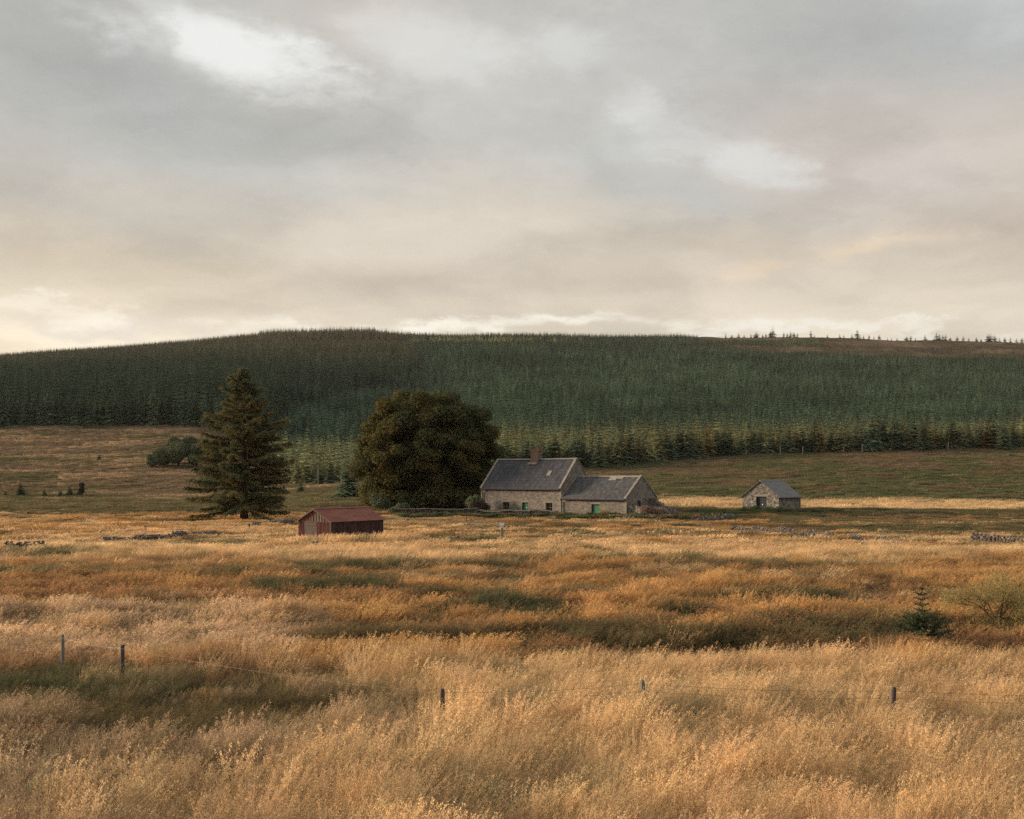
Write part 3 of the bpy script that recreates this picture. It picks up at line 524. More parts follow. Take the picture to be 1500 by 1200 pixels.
# footprints kept clear of grass: farmhouse, hut, shed
HC = (6.18, 146.0); HA = R(38)
def in_house(x, y):
    dx, dy = x - HC[0], y - HC[1]; u = dx * math.cos(HA) - dy * math.sin(HA); v = dx * math.sin(HA) + dy * math.cos(HA)
    return (u > -13.2) & (u < 9.9) & (v > -.25) & (v < 7.3)
SC = (-13.43, 86.0); SA = R(35); UC = (37.95, 165.0); UA = R(40)
def in_gab(x, y, C, A, G, S):
    dx, dy = x - C[0], y - C[1]; g = -dx * math.cos(A) + dy * math.sin(A); s = dx * math.sin(A) + dy * math.cos(A)
    return (g > -.15) & (g < G + .15) & (s > -.15) & (s < S + .15)
def grass_layer(name, D0, D1, dens, hm, rm, label, base=1.0, pl=-260, pr=1780, wscale=1.0, sto=.7):
    P = cells(D0, D1, dens, pl, pr); x, y = P[:, 0], P[:, 1]
    keep = ~(in_house(x, y) | in_gab(x, y, SC, SA, 3.37, 5.87) | in_gab(x, y, UC, UA, 5.8, 6.6)); px, D = dirs(x, y); keep &= D < edge_D(px) + 1
    P = P[keep]; x, y = P[:, 0], P[:, 1]; cover.sto = sto; c, ht, ru = cover(x, y); cover.sto = 0; n = len(P)
    ru2 = (rng.random(n) < ru); idx = np.where(ru2, len(hm) + rng.integers(0, len(rm), n), rng.integers(0, len(hm), n))
    rz = rng.normal(0, .55, n); rot = np.stack([rng.normal(0, .05, n), rng.normal(.04, .06, n), rz], 1)
    s = rng.uniform(.8, 1.2, n); pale = np.clip((c[:, 0] - .35) / .35, 0, 1); tuft = fbm(x / .9, y / .9, 401, 2); hh = ht * base * rng.uniform(.75, 1.25, n) * (.72 + .56 * tuft + .28 * pale * (y > 27))
    # low in front of buildings so that their feet show as they do
    scl = np.stack([s * wscale, s * wscale, hh], 1)
    z = height(x, y) - .02
    # a few yellow or green plants among the rest
    k = rng.random(n); c = np.where((k < .10)[:, None], c * .35 + GREEN * .65, c); c = c * (.72 + .56 * fbm(x / 1.4, y / 1.4, 405, 2))[:, None]; c = np.where((k > .94)[:, None], c * .5 + GOLD * .5, c)
    scatter(name, np.stack([x, y, z], 1), rot, scl, idx, c, hm + rm, label, 'grass')
grass_layer('tall_grass', 9.5, 30, lambda d: 17 if d > 13 else 8, hair + oat, rushn, 'tall pale straw grass with feathery seed heads around the foreground fence', .86)
grass_layer('wet_meadow_grass', 29, 74, lambda d: np.interp(d, [29, 74], [9, 5.0]), hairm, rushm, 'orange and dark rushy grass leaning in the wind across the middle of the field', .92)
grass_layer('pale_meadow_grass', 72, 172, lambda d: np.interp(d, [72, 172], [3.6, 2.0]), hairf, rushf, 'pale straw and green rough grass between the rushy field and the farm', .68)
grass_layer('moor_grass', 168, 462, lambda d: np.interp(d, [168, 460], [1.1, .5]), turf, turf[:2], 'dull brown moor grass on the slopes below the plantation', 1.0, -200, 1700)

def weeds():
    pr = [clump('nettle_clump', 170 + i, 22, .35, .6, 1.0, .03, .12, .15, 26, (.13, .05), 20, .7, 3, .10) for i in range(3)]
    P = []
    for n, p0, p1, d0, d1 in ((330, 585, 830, 134, 138.5), (520, 820, 1010, 128, 134), (150, 640, 830, 139.5, 143.5), (160, 930, 1080, 134, 142), (260, 1080, 1230, 152, 160)):
        px = rng.uniform(p0, p1, n); D = rng.uniform(d0, d1, n); P.append(np.stack([(px - CX) / F * D, D], 1))
    P = np.vstack(P); P = P[~(in_house(P[:, 0], P[:, 1]) | in_gab(P[:, 0], P[:, 1], UC, UA, 5.8, 6.6))]; x, y = P[:, 0], P[:, 1]; n = len(P); q = fbm(x / 2.2, y / 1.4, 301, 3); px, D = dirs(x, y)
    c = np.where((q > .5)[:, None], np.array((.115, .155, .075)), np.array((.165, .165, .085))); c = np.where(((rng.random(n) < .45) & (px > 915) & (px < 1070))[:, None], np.array((.30, .225, .17)), c)
    c = np.where((rng.random(n) < .12)[:, None], np.array((.20, .12, .07)), c) * rng.uniform(.75, 1.25, n)[:, None]
    hh = rng.uniform(.4, .85, n) * (.6 + .9 * q); scatter('weeds', np.stack([x, y, height(x, y)], 1), np.stack([rng.normal(0, .06, n), rng.normal(0, .06, n), rng.uniform(0, 6.28, n)], 1), np.stack([np.full(n, 1.0)] * 2 + [hh], 1), rng.integers(0, 3, n), c, pr,
            'green nettles and brown weeds growing along the front of the farmhouse and hut', 'weeds')
weeds()

# ------------------------------------------------------------------ conifers
def conifer(name, seed, tiers, fr, rad=.17, mats=None, bare=.06, twigs=0, irregular=.25, power=.85, droop=.45):
    """unit-height conifer crown: whorls of drooping fronds; faces are leaf clumps"""
    r = np.random.default_rng(seed); V = []; Fq = []
    def kite(p, d, L, W, fold):
        d = d / (np.linalg.norm(d) + 1e-9); s = np.cross(d, [0, 0, 1.0]); s /= np.linalg.norm(s) + 1e-9; b = len(V)
        V.extend([p, p + d * L * .45 + s * W - np.array([0, 0, fold]), p + d * L, p + d * L * .45 - s * W - np.array([0, 0, fold]), p + d * L * .5 + np.array([0, 0, fold * .4])])
        Fq.append((b, b + 1, b + 4, b + 4)); Fq.append((b + 1, b + 2, b + 4, b + 4)); Fq.append((b + 2, b + 3, b + 4, b + 4)); Fq.append((b + 3, b, b + 4, b + 4))
    for i in range(tiers):
        t = (i + r.uniform(-.3, .3)) / (tiers - 1); t = min(max(t, 0), 1); z = bare + (1 - bare) * t * .97; Rt = rad * (1 - t) ** power * r.uniform(.85, 1.12) + .008
        n = max(3, int(fr * (1 - .55 * t))); a0 = r.uniform(0, 6.28)
        for k in range(n):
            a = a0 + 6.283 * k / n + r.normal(0, .25); L = Rt * (1 + r.normal(0, irregular)); L = max(L, .01)
            d = np.array([math.cos(a), math.sin(a), -droop + .9 * t * droop * 1.5 + r.normal(0, .12)]); p = np.array([0, 0, z])
            kite(p, d, L, L * .26 + .006, L * .13)
            for q in range(twigs):
                f = r.uniform(.3, .95); pp = p + d / np.linalg.norm(d) * L * f; a2 = a + r.choice([-1, 1]) * r.uniform(.4, 1.1)
                d2 = np.array([math.cos(a2), math.sin(a2), -droop * 1.1 + r.normal(0, .25)]); l2 = L * r.uniform(.22, .42); kite(pp, d2, l2, l2 * .26 + .003, l2 * .15)
    V.append((0, 0, 1.0)); V.append((.006, 0, .93)); V.append((-.004, .006, .93)); V.append((-.004, -.006, .93)); b = len(V) - 4
    Fq += [(b, b + 1, b + 2, b + 2), (b, b + 2, b + 3, b + 3), (b, b + 3, b + 1, b + 1)]
    V = np.array(V, float); tri = np.array(Fq)[:, :3]
    return mesh_np(name, V, tri, mats or [M['needle_far']])
far_t = [conifer('plantation_conifer', 200 + i, 11, 8, [.17, .2, .18, .22][i % 4]) for i in range(6)]

def plantation():
    out = []
    for D0, D1, sp in ((255, 420, 2.9), (420, 650, 3.3), (650, 1000, 4.0), (1000, 1900, 5.2)):
        ys = np.arange(D0, D1, sp); 
        for y in ys:
            xs = np.arange((-220 - CX) / F * y, (1720 - CX) / F * y, sp); out.append(np.stack([xs + rng.uniform(-.38, .38, len(xs)) * sp, y + rng.uniform(-.38, .38, len(xs)) * sp], 1))
    P = np.vstack(out); x, y = P[:, 0], P[:, 1]; px, row = rowof(x, y); _, D = dirs(x, y)
    n1 = fbm(x / 40, y / 40, 201, 4); n2 = fbm(x / 15, y / 15, 203, 3)
    keep = D > edge_D(px) + 5
    # open moor on the right-hand top of the hill, with thin remnants
    bound = np.interp(px, [600, 880, 1000, 1060, 1150, 1300, 1500, 1800], [400, 470, 492, 508, 519, 524, 532, 542])
    moor = (row < bound + (n1 - .5) * 14) & (px > 1000)
    remnant = (px < 1205) & (px > 1040) & (row > 500) & (row < 508)
    sparse = rng.random(len(x)) < .07
    keep &= (~moor) | remnant | (sparse & (row > 512))
    keep &= ~((np.abs(px - (446 - (row - 588) * 2.0)) < 7) & (row > 586) & (row < 616))       # the ride
    keep &= ~((np.abs(px - (1045 - (520 - row) * 1.3)) < 1.6) & (row > 498) & (row < 525))     # faint track
    keep &= rng.random(len(x)) > .04
    P = P[keep]; x, y, px, row, D, n1, n2 = [q[keep] for q in (x, y, px, row, D, n1, n2)]; n = len(x)
    bl = np.interp(row, [480, 520, 545, 560, 580, 600, 615, 640, 700], [590, 612, 615, 590, 520, 452, 425, 395, 390])
    old = px < bl + (n2 - .5) * 16                                                             # older, darker stand on the left
    upper = (row < 499 + (px - 480) * -.006) & (px > 380) & (px < 1050)
    h = np.where(old, 14.0, 8.6) * (1 + (n1 - .5) * .5) * rng.uniform(.8, 1.2, n)
    h = np.where(D > 1250, np.minimum(h, 8.5), h) ; h = np.where(upper, h * 1.15, h); h = h * (1 + .38 * sst(372, 410, px + n2 * 20) * (1 - sst(548, 562, px + n2 * 10)) * (D > 1500)); h = np.where(D > 1350, h * rng.uniform(.45, 1.0, n), h)
    spruce = np.array((.100, .135, .082)); blue = np.array((.140, .200, .122)); brown = np.array((.17, .14, .08)); yel = np.array((.31, .285, .125)); dk = np.array((.048, .068, .048))
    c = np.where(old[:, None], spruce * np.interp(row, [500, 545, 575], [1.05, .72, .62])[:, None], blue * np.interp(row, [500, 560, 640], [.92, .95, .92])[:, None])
    t = sst(.42, .62, n2) * .5 + sst(.45, .6, fbm(x / 75, y / 45, 211, 4)) * .42; c = c * (1 - t)[:, None] + dk * t[:, None]
    bt = np.where(old, sst(560, 498, row + (n1 - .5) * 40) * .75, 0) + np.where(upper, .35, 0); bt = np.clip(bt * rng.uniform(.3, 1.3, n), 0, .9); c = c * (1 - bt)[:, None] + brown * bt[:, None]  # warm light on the ridge-top trees, painted in as a brown tint
    lit = (~old) & (np.abs(row - (501 + (px - 480) * -.006)) < 2.2) & (px > 480) & (px < 860) & (rng.random(n) < .55) & (rng.random(n) < sst(470, 560, px + (n1 - .5) * 60) * (1 - sst(700, 880, px))); c = np.where(lit[:, None], yel * 1.5, c)  # sunlit strip of trees, its light put into a brighter yellow tint
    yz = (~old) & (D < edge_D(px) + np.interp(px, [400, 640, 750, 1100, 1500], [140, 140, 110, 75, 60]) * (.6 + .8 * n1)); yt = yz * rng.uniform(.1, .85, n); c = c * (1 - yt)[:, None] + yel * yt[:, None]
    lar = yz & (rng.random(n) < .10) & (px > 700); c = np.where(lar[:, None], np.array((.25, .16, .06)), c)
    c = c * rng.uniform(.45, 1.5, n)[:, None]
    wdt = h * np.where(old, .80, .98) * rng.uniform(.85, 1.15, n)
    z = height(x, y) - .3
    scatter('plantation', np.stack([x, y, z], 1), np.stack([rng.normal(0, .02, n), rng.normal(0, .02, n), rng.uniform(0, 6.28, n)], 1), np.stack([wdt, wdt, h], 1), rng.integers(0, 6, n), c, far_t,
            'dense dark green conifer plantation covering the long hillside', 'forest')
plantation()

EV = [conifer('crown', 300 + i, 22, 13, [.20, .24, .22, .27][i % 4], [M['needle']], .03, 5, .2, .8) for i in range(4)]
YV = [conifer('crown', 320 + i, 20, 12, [.22, .26, .24][i % 3], [M['pineyoung']], .03, 5, .25, .75) for i in range(3)]
LV = [conifer('crown', 340 + i, 20, 10, .22, [M['larch']], .08, 5, .3, .7, .15) for i in range(2)]
SV = [conifer('crown', 350 + i, 12, 9, [.19, .23, .27][i % 3], [M['needle']], .05, 1) for i in range(3)]
tm = MB(); tm.tube([(0, 0, -.04), (0, 0, .3), (0, 0, .8)], [.016, .012, .003], 6); TRUNK = tm.mesh('trunk', M['bark'])
TP = {}
def small_tree(kind, variants, x, y, h, wf, label, cat, group, name='conifer'):
    key = (kind, random.randrange(len(variants)))
    if key not in TP:
        r_ = empty(name, (0, 0, 0)); link('trunk', TRUNK, r_); link('crown', variants[key[1]], r_); TP[key] = r_; o = r_
    else:
        o = copy_tree(TP[key]); o.name = name
    o.location = (x, y, hz(x, y) - .1); o.scale = (h * wf, h * wf, h); o.rotation_euler = (0, 0, random.uniform(0, 6.28))
    return tag(o, label, cat, group)
ONES = 'zeroth first second third fourth fifth sixth seventh eighth ninth tenth eleventh twelfth thirteenth fourteenth fifteenth sixteenth seventeenth eighteenth nineteenth'.split()
TENS = {2: 'twent', 3: 'thirt', 4: 'fort', 5: 'fift', 6: 'sixt', 7: 'sevent', 8: 'eight', 9: 'ninet'}
def nth(n): return ('hundred and ' + nth(n - 100) if n > 100 else 'hundredth') if n >= 100 else ONES[n] if n < 20 else (TENS[n // 10] + 'ieth' if n % 10 == 0 else TENS[n // 10] + 'y-' + ONES[n % 10])
cnt = 0
GE = 'conifers along the front edge of the plantation'
px_ = 742.0
while px_ < 1530:                                               # right-hand edge of the plantation
    D = float(edge_D(px_)) + random.uniform(-1.5, 3.5); x, y = at(px_, D); k = random.random(); cnt += 1; tl = nth(cnt) + ' from the left in the front row above the right-hand slope'
    if px_ < 860: k = k * .7
    if k < .47: small_tree('e', EV, x, y, random.uniform(7, 11) * (1.1 if 1250 < px_ < 1420 else .95), random.uniform(1.1, 1.45), 'dark green spruce, ' + tl, 'tree', GE, 'spruce_tree')
    elif k < .86: small_tree('y', YV, x, y, random.uniform(6, 9), 1.25, 'pale yellowish conifer, ' + tl, 'tree', 'pale conifers along the plantation edge', 'young_conifer')
    else: small_tree('l', LV, x, y, random.uniform(8, 10.5), 1, 'rusty orange larch, ' + tl, 'tree', 'larches along the plantation edge', 'larch_tree')
    px_ += random.uniform(6.5, 10.5)
px_ = 436.0; cnt = 0
while px_ < 560:                                                # edge between the big spruce and the sycamore
    D = float(edge_D(px_)) + random.uniform(-2, 3); x, y = at(px_, D)
    small_tree('y', YV, x, y, random.uniform(5, 8), 1.05, nth(cnt := cnt + 1) + ' pale young conifer from the left at the plantation foot between spruce and sycamore', 'tree', 'young conifers between the two big trees', 'young_conifer'); px_ += random.uniform(9, 14)
px_ = -70.0; cnt = 0
while px_ < 345:                                                # tall dark stand at the head of the left field
    D = float(edge_D(px_)) + random.uniform(-2, 4); x, y = at(px_, D)
    small_tree('e', EV, x, y, random.uniform(12, 16), .8, nth(cnt := cnt + 1) + ' tall dark spruce from the left at the head of the left-hand field', 'tree', 'tall spruces at the head of the left field', 'spruce_tree'); px_ += random.uniform(8, 12.5)
# skyline trees on the open hilltop
def D_sky(px): 
    Ds = np.arange(1450, 2000, 25.0); xs, ys = (px - CX) / F * Ds, Ds; _, row = rowof(xs, ys); return float(Ds[int(np.argmin(row))])
SK = [(1063, 7), (1072, 5), (1082, 6), (1090, 4), (1100, 6.5), (1108, 8), (1117, 5), (1122, 6), (1132, 12), (1128, 9), (1148, 7), (1153, 6), (1158, 8), (1163, 7), (1168, 6), (1188, 9), (1193, 5), (1212, 5), (1230, 6), (1236, 4), (1248, 6), (1256, 11), (1265, 5), (1273, 6),
      (1280, 5), (1288, 6.5), (1300, 4), (1306, 5), (1314, 4), (1328, 6), (1334, 7), (1341, 5), (1355, 8), (1372, 11), (1376, 10), (1381, 9), (1385, 9), (1392, 5), (1402, 6), (1411, 7), (1419, 5), (1430, 6), (1437, 4), (1447, 10), (1451, 11), (1457, 9), (1464, 7), (1472, 7), (1480, 8), (1489, 6), (1497, 7), (1508, 7)]
cnt = 0
for px0, h in sorted(SK):
    x, y = at(px0, D_sky(px0)); small_tree('s', SV, x, y, h * 1.3, random.uniform(1.3, 2.3), nth(cnt := cnt + 1) + ' small dark conifer from the left along the open hilltop skyline', 'tree', 'scattered conifers on the right-hand skyline', 'skyline_conifer')
x, y = at(566, 1690); small_tree('s', SV, x, y, 11, 1.3, 'stubby conifer beside the notch in the wooded skyline', 'tree', None, 'skyline_conifer')
x, y = at(548, 1690); small_tree('s', SV, x, y, 12, 1.3, 'tallest conifer at the right end of the highest skyline clump', 'tree', None, 'skyline_conifer')
# single conifers nearer
for px0, D, h, wf, lab in [
    (512, 196, 7.2, 1.5, 'dark bushy spruce tucked against the left side of the sycamore'), (484, 252, 6.4, 1.2, 'dark spruce in the clump behind the red shed, right of the pair'), (468, 254, 5.2, 1.2, 'dark spruce in the clump behind the red shed, left of the pair'),
    (440, 226, 3.0, 1.5, 'small round dark conifer on the slope right of the big spruce'), (721, 190, 6.3, 1.4, 'dark spruce between the sycamore and the farmhouse chimney'), (745, 192, 5.0, 1.5, 'low dark spruce just behind the left end of the farmhouse roof'),
    (812, 205, 7.0, 1.7, 'broad dark spruce behind the farmhouse ridge right of the chimney'), (778, 215, 6.5, 1.5, 'dark spruce behind the farmhouse ridge left of the chimney'), (878, 298, 11.0, 1.1, 'tall pointed dark spruce rising above the plantation edge right of the farmhouse'),
    (1279, 331, 11.5, 1.1, 'tall dark spruce, the highest in the right-hand plantation edge'), (1352, 331, 9.5, 1.2, 'broad dark spruce standing forward of the right-hand plantation edge'), (1470, 331, 8.5, 1.2, 'low broad spruce at the far right of the plantation edge'),
    (30, 246, 3.6, 1.6, 'small dark conifer at the far left of the left-hand field'), (8, 247, 1.6, 2.2, 'very low conifer bush at the left edge of the picture'), (65, 246, 2.0, 1.6, 'small round conifer between the bigger one and the low row'),
    (88, 246, 1.8, 1.7, 'little conifer at the left end of the low row in the left-hand field'), (102, 248, 2.3, 1.8, 'second conifer in the low row in the left-hand field'), (116, 248, 2.0, 1.7, 'right-hand conifer of the low row, under the leaning dark one'), (145, 345, 2.2, 1.7, 'lone tiny conifer high in the left-hand field')]:
    x, y = at(px0, D); small_tree('e', EV, x, y, h, wf, lab, 'tree', None, 'spruce_tree')

# ------------------------------------------------------------------ leaf clouds
def leafcloud(name, P, Nn, size, m, asp=.6, droop=0, r=rng):
    n = len(P); Nn = Nn / (np.linalg.norm(Nn, axis=1)[:, None] + 1e-9); a = r.normal(0, 1, (n, 3)); T1 = np.cross(Nn, a); T1 /= np.linalg.norm(T1, axis=1)[:, None] + 1e-9
    if droop: T1[:, 2] -= droop; T1 /= np.linalg.norm(T1, axis=1)[:, None]
    T2 = np.cross(Nn, T1); T2 /= np.linalg.norm(T2, axis=1)[:, None] + 1e-9; s = size[:, None] if np.ndim(size) else size
    V = np.stack([P - T1 * s * .5, P + T2 * s * .5 * asp, P + T1 * s * .5, P - T2 * s * .5 * asp], 1).reshape(-1, 3)
    return mesh_np(name, V, np.arange(4 * n).reshape(-1, 4), m)
def ball(n, r=rng):
    v = r.normal(0, 1, (n, 3)); return v / np.linalg.norm(v, axis=1)[:, None]
def lobes(blobs, per, leaf, shell=.28, jit=.07):
    P = []; Q = []
    for (c, rr) in blobs:
        rr = np.array(rr); n = int(per * (rr.mean() ** 2)); d = ball(n); f = 1 - shell * rng.random(n) ** 1.5 + rng.normal(0, jit, n)
        P.append(np.array(c) + d * rr * f[:, None]); Q.append(d * .9 + rng.normal(0, .45, (n, 3)) + [0, 0, .3])
    return np.vstack(P), np.vstack(Q)

# sycamore
def sycamore():
    x, y = at(628, 165); g = hz(x, y); root = empty('sycamore_tree', (x, y, g), 0, 'huge round dark sycamore standing left of the farmhouse', 'tree')
    tr = MB(); tr.tube([(0, 0, -.3), (.1, 0, 1.5), (0, .1, 3.2), (.2, 0, 6)], [.75, .55, .5, .35], 10)
    for k in range(14):
        a = k * 2.4; z0 = 1.8 + (k % 5) * .6; L = random.uniform(5, 8); ex = Vector((math.cos(a) * L, math.sin(a) * L * .9, z0 + random.uniform(3, 7.5)))
        tr.tube([(0, 0, z0), Vector((ex.x * .4, ex.y * .4, z0 + (ex.z - z0) * .55)), ex], [.28, .18, .05], 6)
    tr.obj('trunk', M['bark'], root)
    B = []; ctr = np.array((0, 0, 8.6)); E = np.array((10.2, 8.8, 8.0))
    for k in range(300):
        d = ball(1)[0]; f = rng.uniform(.70, 1.02) if k > 40 else rng.uniform(.2, .65); p = ctr + d * E * f
        if p[2] < 1.9: p[2] = rng.uniform(1.6, 3.2)
        r0 = rng.uniform(.7, 1.5) * (1 if k > 40 else 1.6); B.append((p, (r0 * 1.15, r0 * 1.15, r0 * .8)))
    for px0, z0, r0 in ((-9.6, 5.6, 1.5), (-9.2, 8, 1.4), (-8, 11.4, 1.5), (-5.5, 14, 1.5), (-2, 15.2, 1.6), (2.5, 15.4, 1.5), (6.3, 13.7, 1.4), (8.7, 10.9, 1.4), (9.8, 8.1, 1.2), (9.1, 5.0, 1.5), (7.8, 3.2, 1.3), (-8.3, 3.1, 1.4), (-6, 2.0, 1.3), (-3, 1.9, 1.2)):
        B.append((np.array((px0, rng.uniform(-2, 2), z0)), (r0 * 1.1, r0 * 1.3, r0 * .85)))
    for k in range(26):
        a = k * 6.283 / 26 + rng.normal(0, .08); f = rng.uniform(.72, .9); r0 = rng.uniform(1.1, 1.6); B.append((np.array((math.cos(a) * 9.6 * f, math.sin(a) * 8.4 * f, rng.uniform(1.4, 2.4))), (r0 * 1.2, r0 * 1.2, r0)))
    P, Q = lobes(B, 340, .3, .6, .12); k = P[:, 2] > .35; P, Q = P[k], Q[k]
    link('crown', leafcloud('crown', P, Q, rng.uniform(.2, .42, len(P)), M['sycamore'], .8), root)
sycamore()

# big spruce
def old_spruce():
    x, y = at(357, 129); g = hz(x, y); root = empty('spruce_tree', (x, y, g), 0, 'tall broad old spruce standing alone left of the red shed', 'tree')
    tr = MB(); H = 17.3; tr.tube([(0, 0, -.3), (.05, 0, .5), (0, 0, 2), (.1, 0, 7), (0, 0, 12), (.1, 0, H)], [.62, .48, .42, .3, .17, .03], 10)
    zz = [0, 1.1, 3, 4.9, 7, 8.7, 10, 11.2, 11.9, 12.6, 13.8, 14.8, 16, 17.2]
    wl = [3.8, 5.0, 5.4, 5.3, 4.9, 4.5, 4.4, 4.0, 2.5, 2.2, 2.1, 1.7, .8, .2]; wr = [3.0, 4.0, 4.7, 5.0, 5.0, 4.6, 4.4, 3.6, 3.1, 2.6, 1.9, 1.3, .7, .2]
    P = []; Q = []; Sz = []; z = 1.9
    while z < H - .15:
        nb_ = 8 if z < 12 else 6; a0 = rng.uniform(0, 6.28)
        for k in range(nb_):
            a = a0 + k * 6.283 / nb_ + rng.normal(0, .25); c, s = math.cos(a), math.sin(a)
            wl_, wr_ = np.interp(z, zz, wl), np.interp(z, zz, wr); L = (wr_ if c > 0 else wl_) * abs(c) + (wl_ + wr_) / 2 * .95 * (1 - abs(c)); L *= rng.choice([.5, .7, .88, 1.0, 1.16])
            drop = np.interp(z, [0, 6, 12, 17], [-.42, -.22, -.05, .5]) + rng.normal(0, .08)
            m_ = 7; pts = []
            for i in range(m_ + 1):
                t = i / m_; pts.append(np.array([c * L * t, s * L * t, z + L * (drop * t + .22 * t * t)]))
            tr.tube([tuple(q) for q in pts[::2] + [pts[-1]]], [.09 * (L / 5) + .015, .06 * (L / 5) + .012, .045 * L / 5 + .01, .02, .008][:len(pts[::2]) + 1], 4)
            nt_ = int(16 * L + 5)
            for q in range(nt_):
                t = rng.uniform(.22, 1) ** .8; f_ = t * m_; i = min(int(f_), m_ - 1); p = pts[i] * (1 - (f_ - i)) + pts[i + 1] * (f_ - i)
                sd_ = rng.choice([-1, 1]); a2 = a + sd_ * rng.uniform(.5, 1.2); l2 = rng.uniform(.35, 1.0) * (.45 + .16 * L) * (1.25 - t * .6); hang = rng.uniform(.15, .75)
                nn = int(9 + l2 * 8); tt = rng.random(nn); q0 = p + np.stack([np.cos(a2) * l2 * tt, np.sin(a2) * l2 * tt, -hang * l2 * tt ** 1.3], 1) + rng.normal(0, .07, (nn, 3))
                P.append(q0); Q.append(np.tile([0, 0, 1.0], (nn, 1)) + rng.normal(0, .6, (nn, 3)) + np.array([c, s, 0]) * .6); Sz.append(rng.uniform(.13, .3, nn))
        z += rng.uniform(.36, .55)
    tr.obj('trunk', M['bark'], root)
    link('crown', leafcloud('crown', np.vstack(P), np.vstack(Q), np.concatenate(Sz), M['spruce'], .42, .35), root)
old_spruce()

# willows in the left field (one bushy thicket of separate round shrubs)
def shrub(name, px0, D, wd, ht, m, label, cat='bush', group=None, leaf=(.14, .3), per=150, nl=9, flat=.8):
    x, y = at(px0, D); root = empty(name, (x, y, hz(x, y) - .05), 0, label, cat, group)
    tr = MB(); B = []
    for k in range(nl):
        a = rng.uniform(0, 6.28); d = math.sqrt(rng.random()) * .6; c = np.array([math.cos(a) * d * wd / 2, math.sin(a) * d * wd / 2, ht * rng.uniform(.3, .68)]); r0 = wd * rng.uniform(.17, .27)
        B.append((c, (r0, r0, min(r0 * 1.05, ht * .36)))); tr.tube([(0, 0, -.1), tuple(c * [.5, .5, .6]), tuple(c)], [.06 * ht / 3, .04 * ht / 3, .02], 5)
    tr.obj('stem', M['bark'], root); P, Q = lobes(B, per * 9 / max(wd, 1), .2, .6); P[:, 2] = np.abs(P[:, 2])
    link('foliage', leafcloud('foliage', P, Q, rng.uniform(leaf[0], leaf[1], len(P)), m, .7), root); return root
for px0, D, wd, ht, lab in [(238, 300, 6.5, 4.6, 'grey-green willow bush at the left end of the thicket in the left field'), (252, 306, 6, 7.2, 'grey-green willow bush second from the left in the thicket'), (262, 300, 7, 6.2, 'big rounded willow bush at the front centre of the thicket'),
                            (285, 306, 7, 7.6, 'tall grey-green willow bush behind the centre of the thicket'), (288, 298, 6, 6.0, 'willow bush at the right of the thicket beside the big spruce'), (303, 305, 6.5, 7, 'willow bush half hidden behind the big spruce'), (226, 297, 4, 3.2, 'lowest willow bush on the outer left of the thicket'), (300, 262, 5, 3.5, 'low pale bush showing just left of the big spruce')]:
    shrub('willow_bush', px0, D + 24 * (D > 280), wd * 1.15, ht * 1.28, M['willow'], lab, per=520, leaf=(.25, .5))
shrub('shrub', 702, 149.5, 2.9, 1.9, M['darkbush'], 'dark purple-brown shrub against the left corner of the farmhouse', per=420)
shrub('shrub', 693, 152, 3.2, 3.0, M['willow'], 'pale green shrub between the sycamore and the farmhouse wall', per=300)
shrub('shrub', 1412, 37.5, 1.1, .75, M['bramble'], 'low reddish bramble bush between the spruce sapling and the birch', per=900, leaf=(.03, .07))
shrub('shrub', 1425, 37.0, .8, .7, M['darkbush'], 'small dark bush beside the reddish bramble', per=900, leaf=(.03, .07))
shrub('shrub', 118, 243, 2.2, 4.0, M['darkbush'], 'dark reddish leaning bush at the right end of the low conifer row', per=160)
shrub('shrub', 947, 137, 2.4, 1.9, M['herb'], 'greyish brown weeds heaped against the ruined end of the farmhouse', per=420, leaf=(.08, .2))
shrub('shrub', 965, 137, 2.6, 1.5, M['herb'], 'low brown weeds right of the ruined end of the farmhouse', per=420, leaf=(.08, .2))
shrub('shrub', 838, 134.5, 2.4, .9, M['willow'], 'low green nettles in front of the join of the two roofs', per=420, leaf=(.08, .2))
shrub('shrub', 884, 133.5, 2.6, 1.2, M['birch'], 'yellow-green weeds in front of the lower building door', per=320, leaf=(.08, .2))
for px0, D, w_, h_, lab in ((585, 146, 3, 1.6, 'low green shrub below the left skirt of the sycamore'), (560, 158, 3.5, 2.4, 'dark green shrub between the shed roof and the sycamore')):
    shrub('shrub', px0, D, w_, h_, M['willow'], lab, per=300)

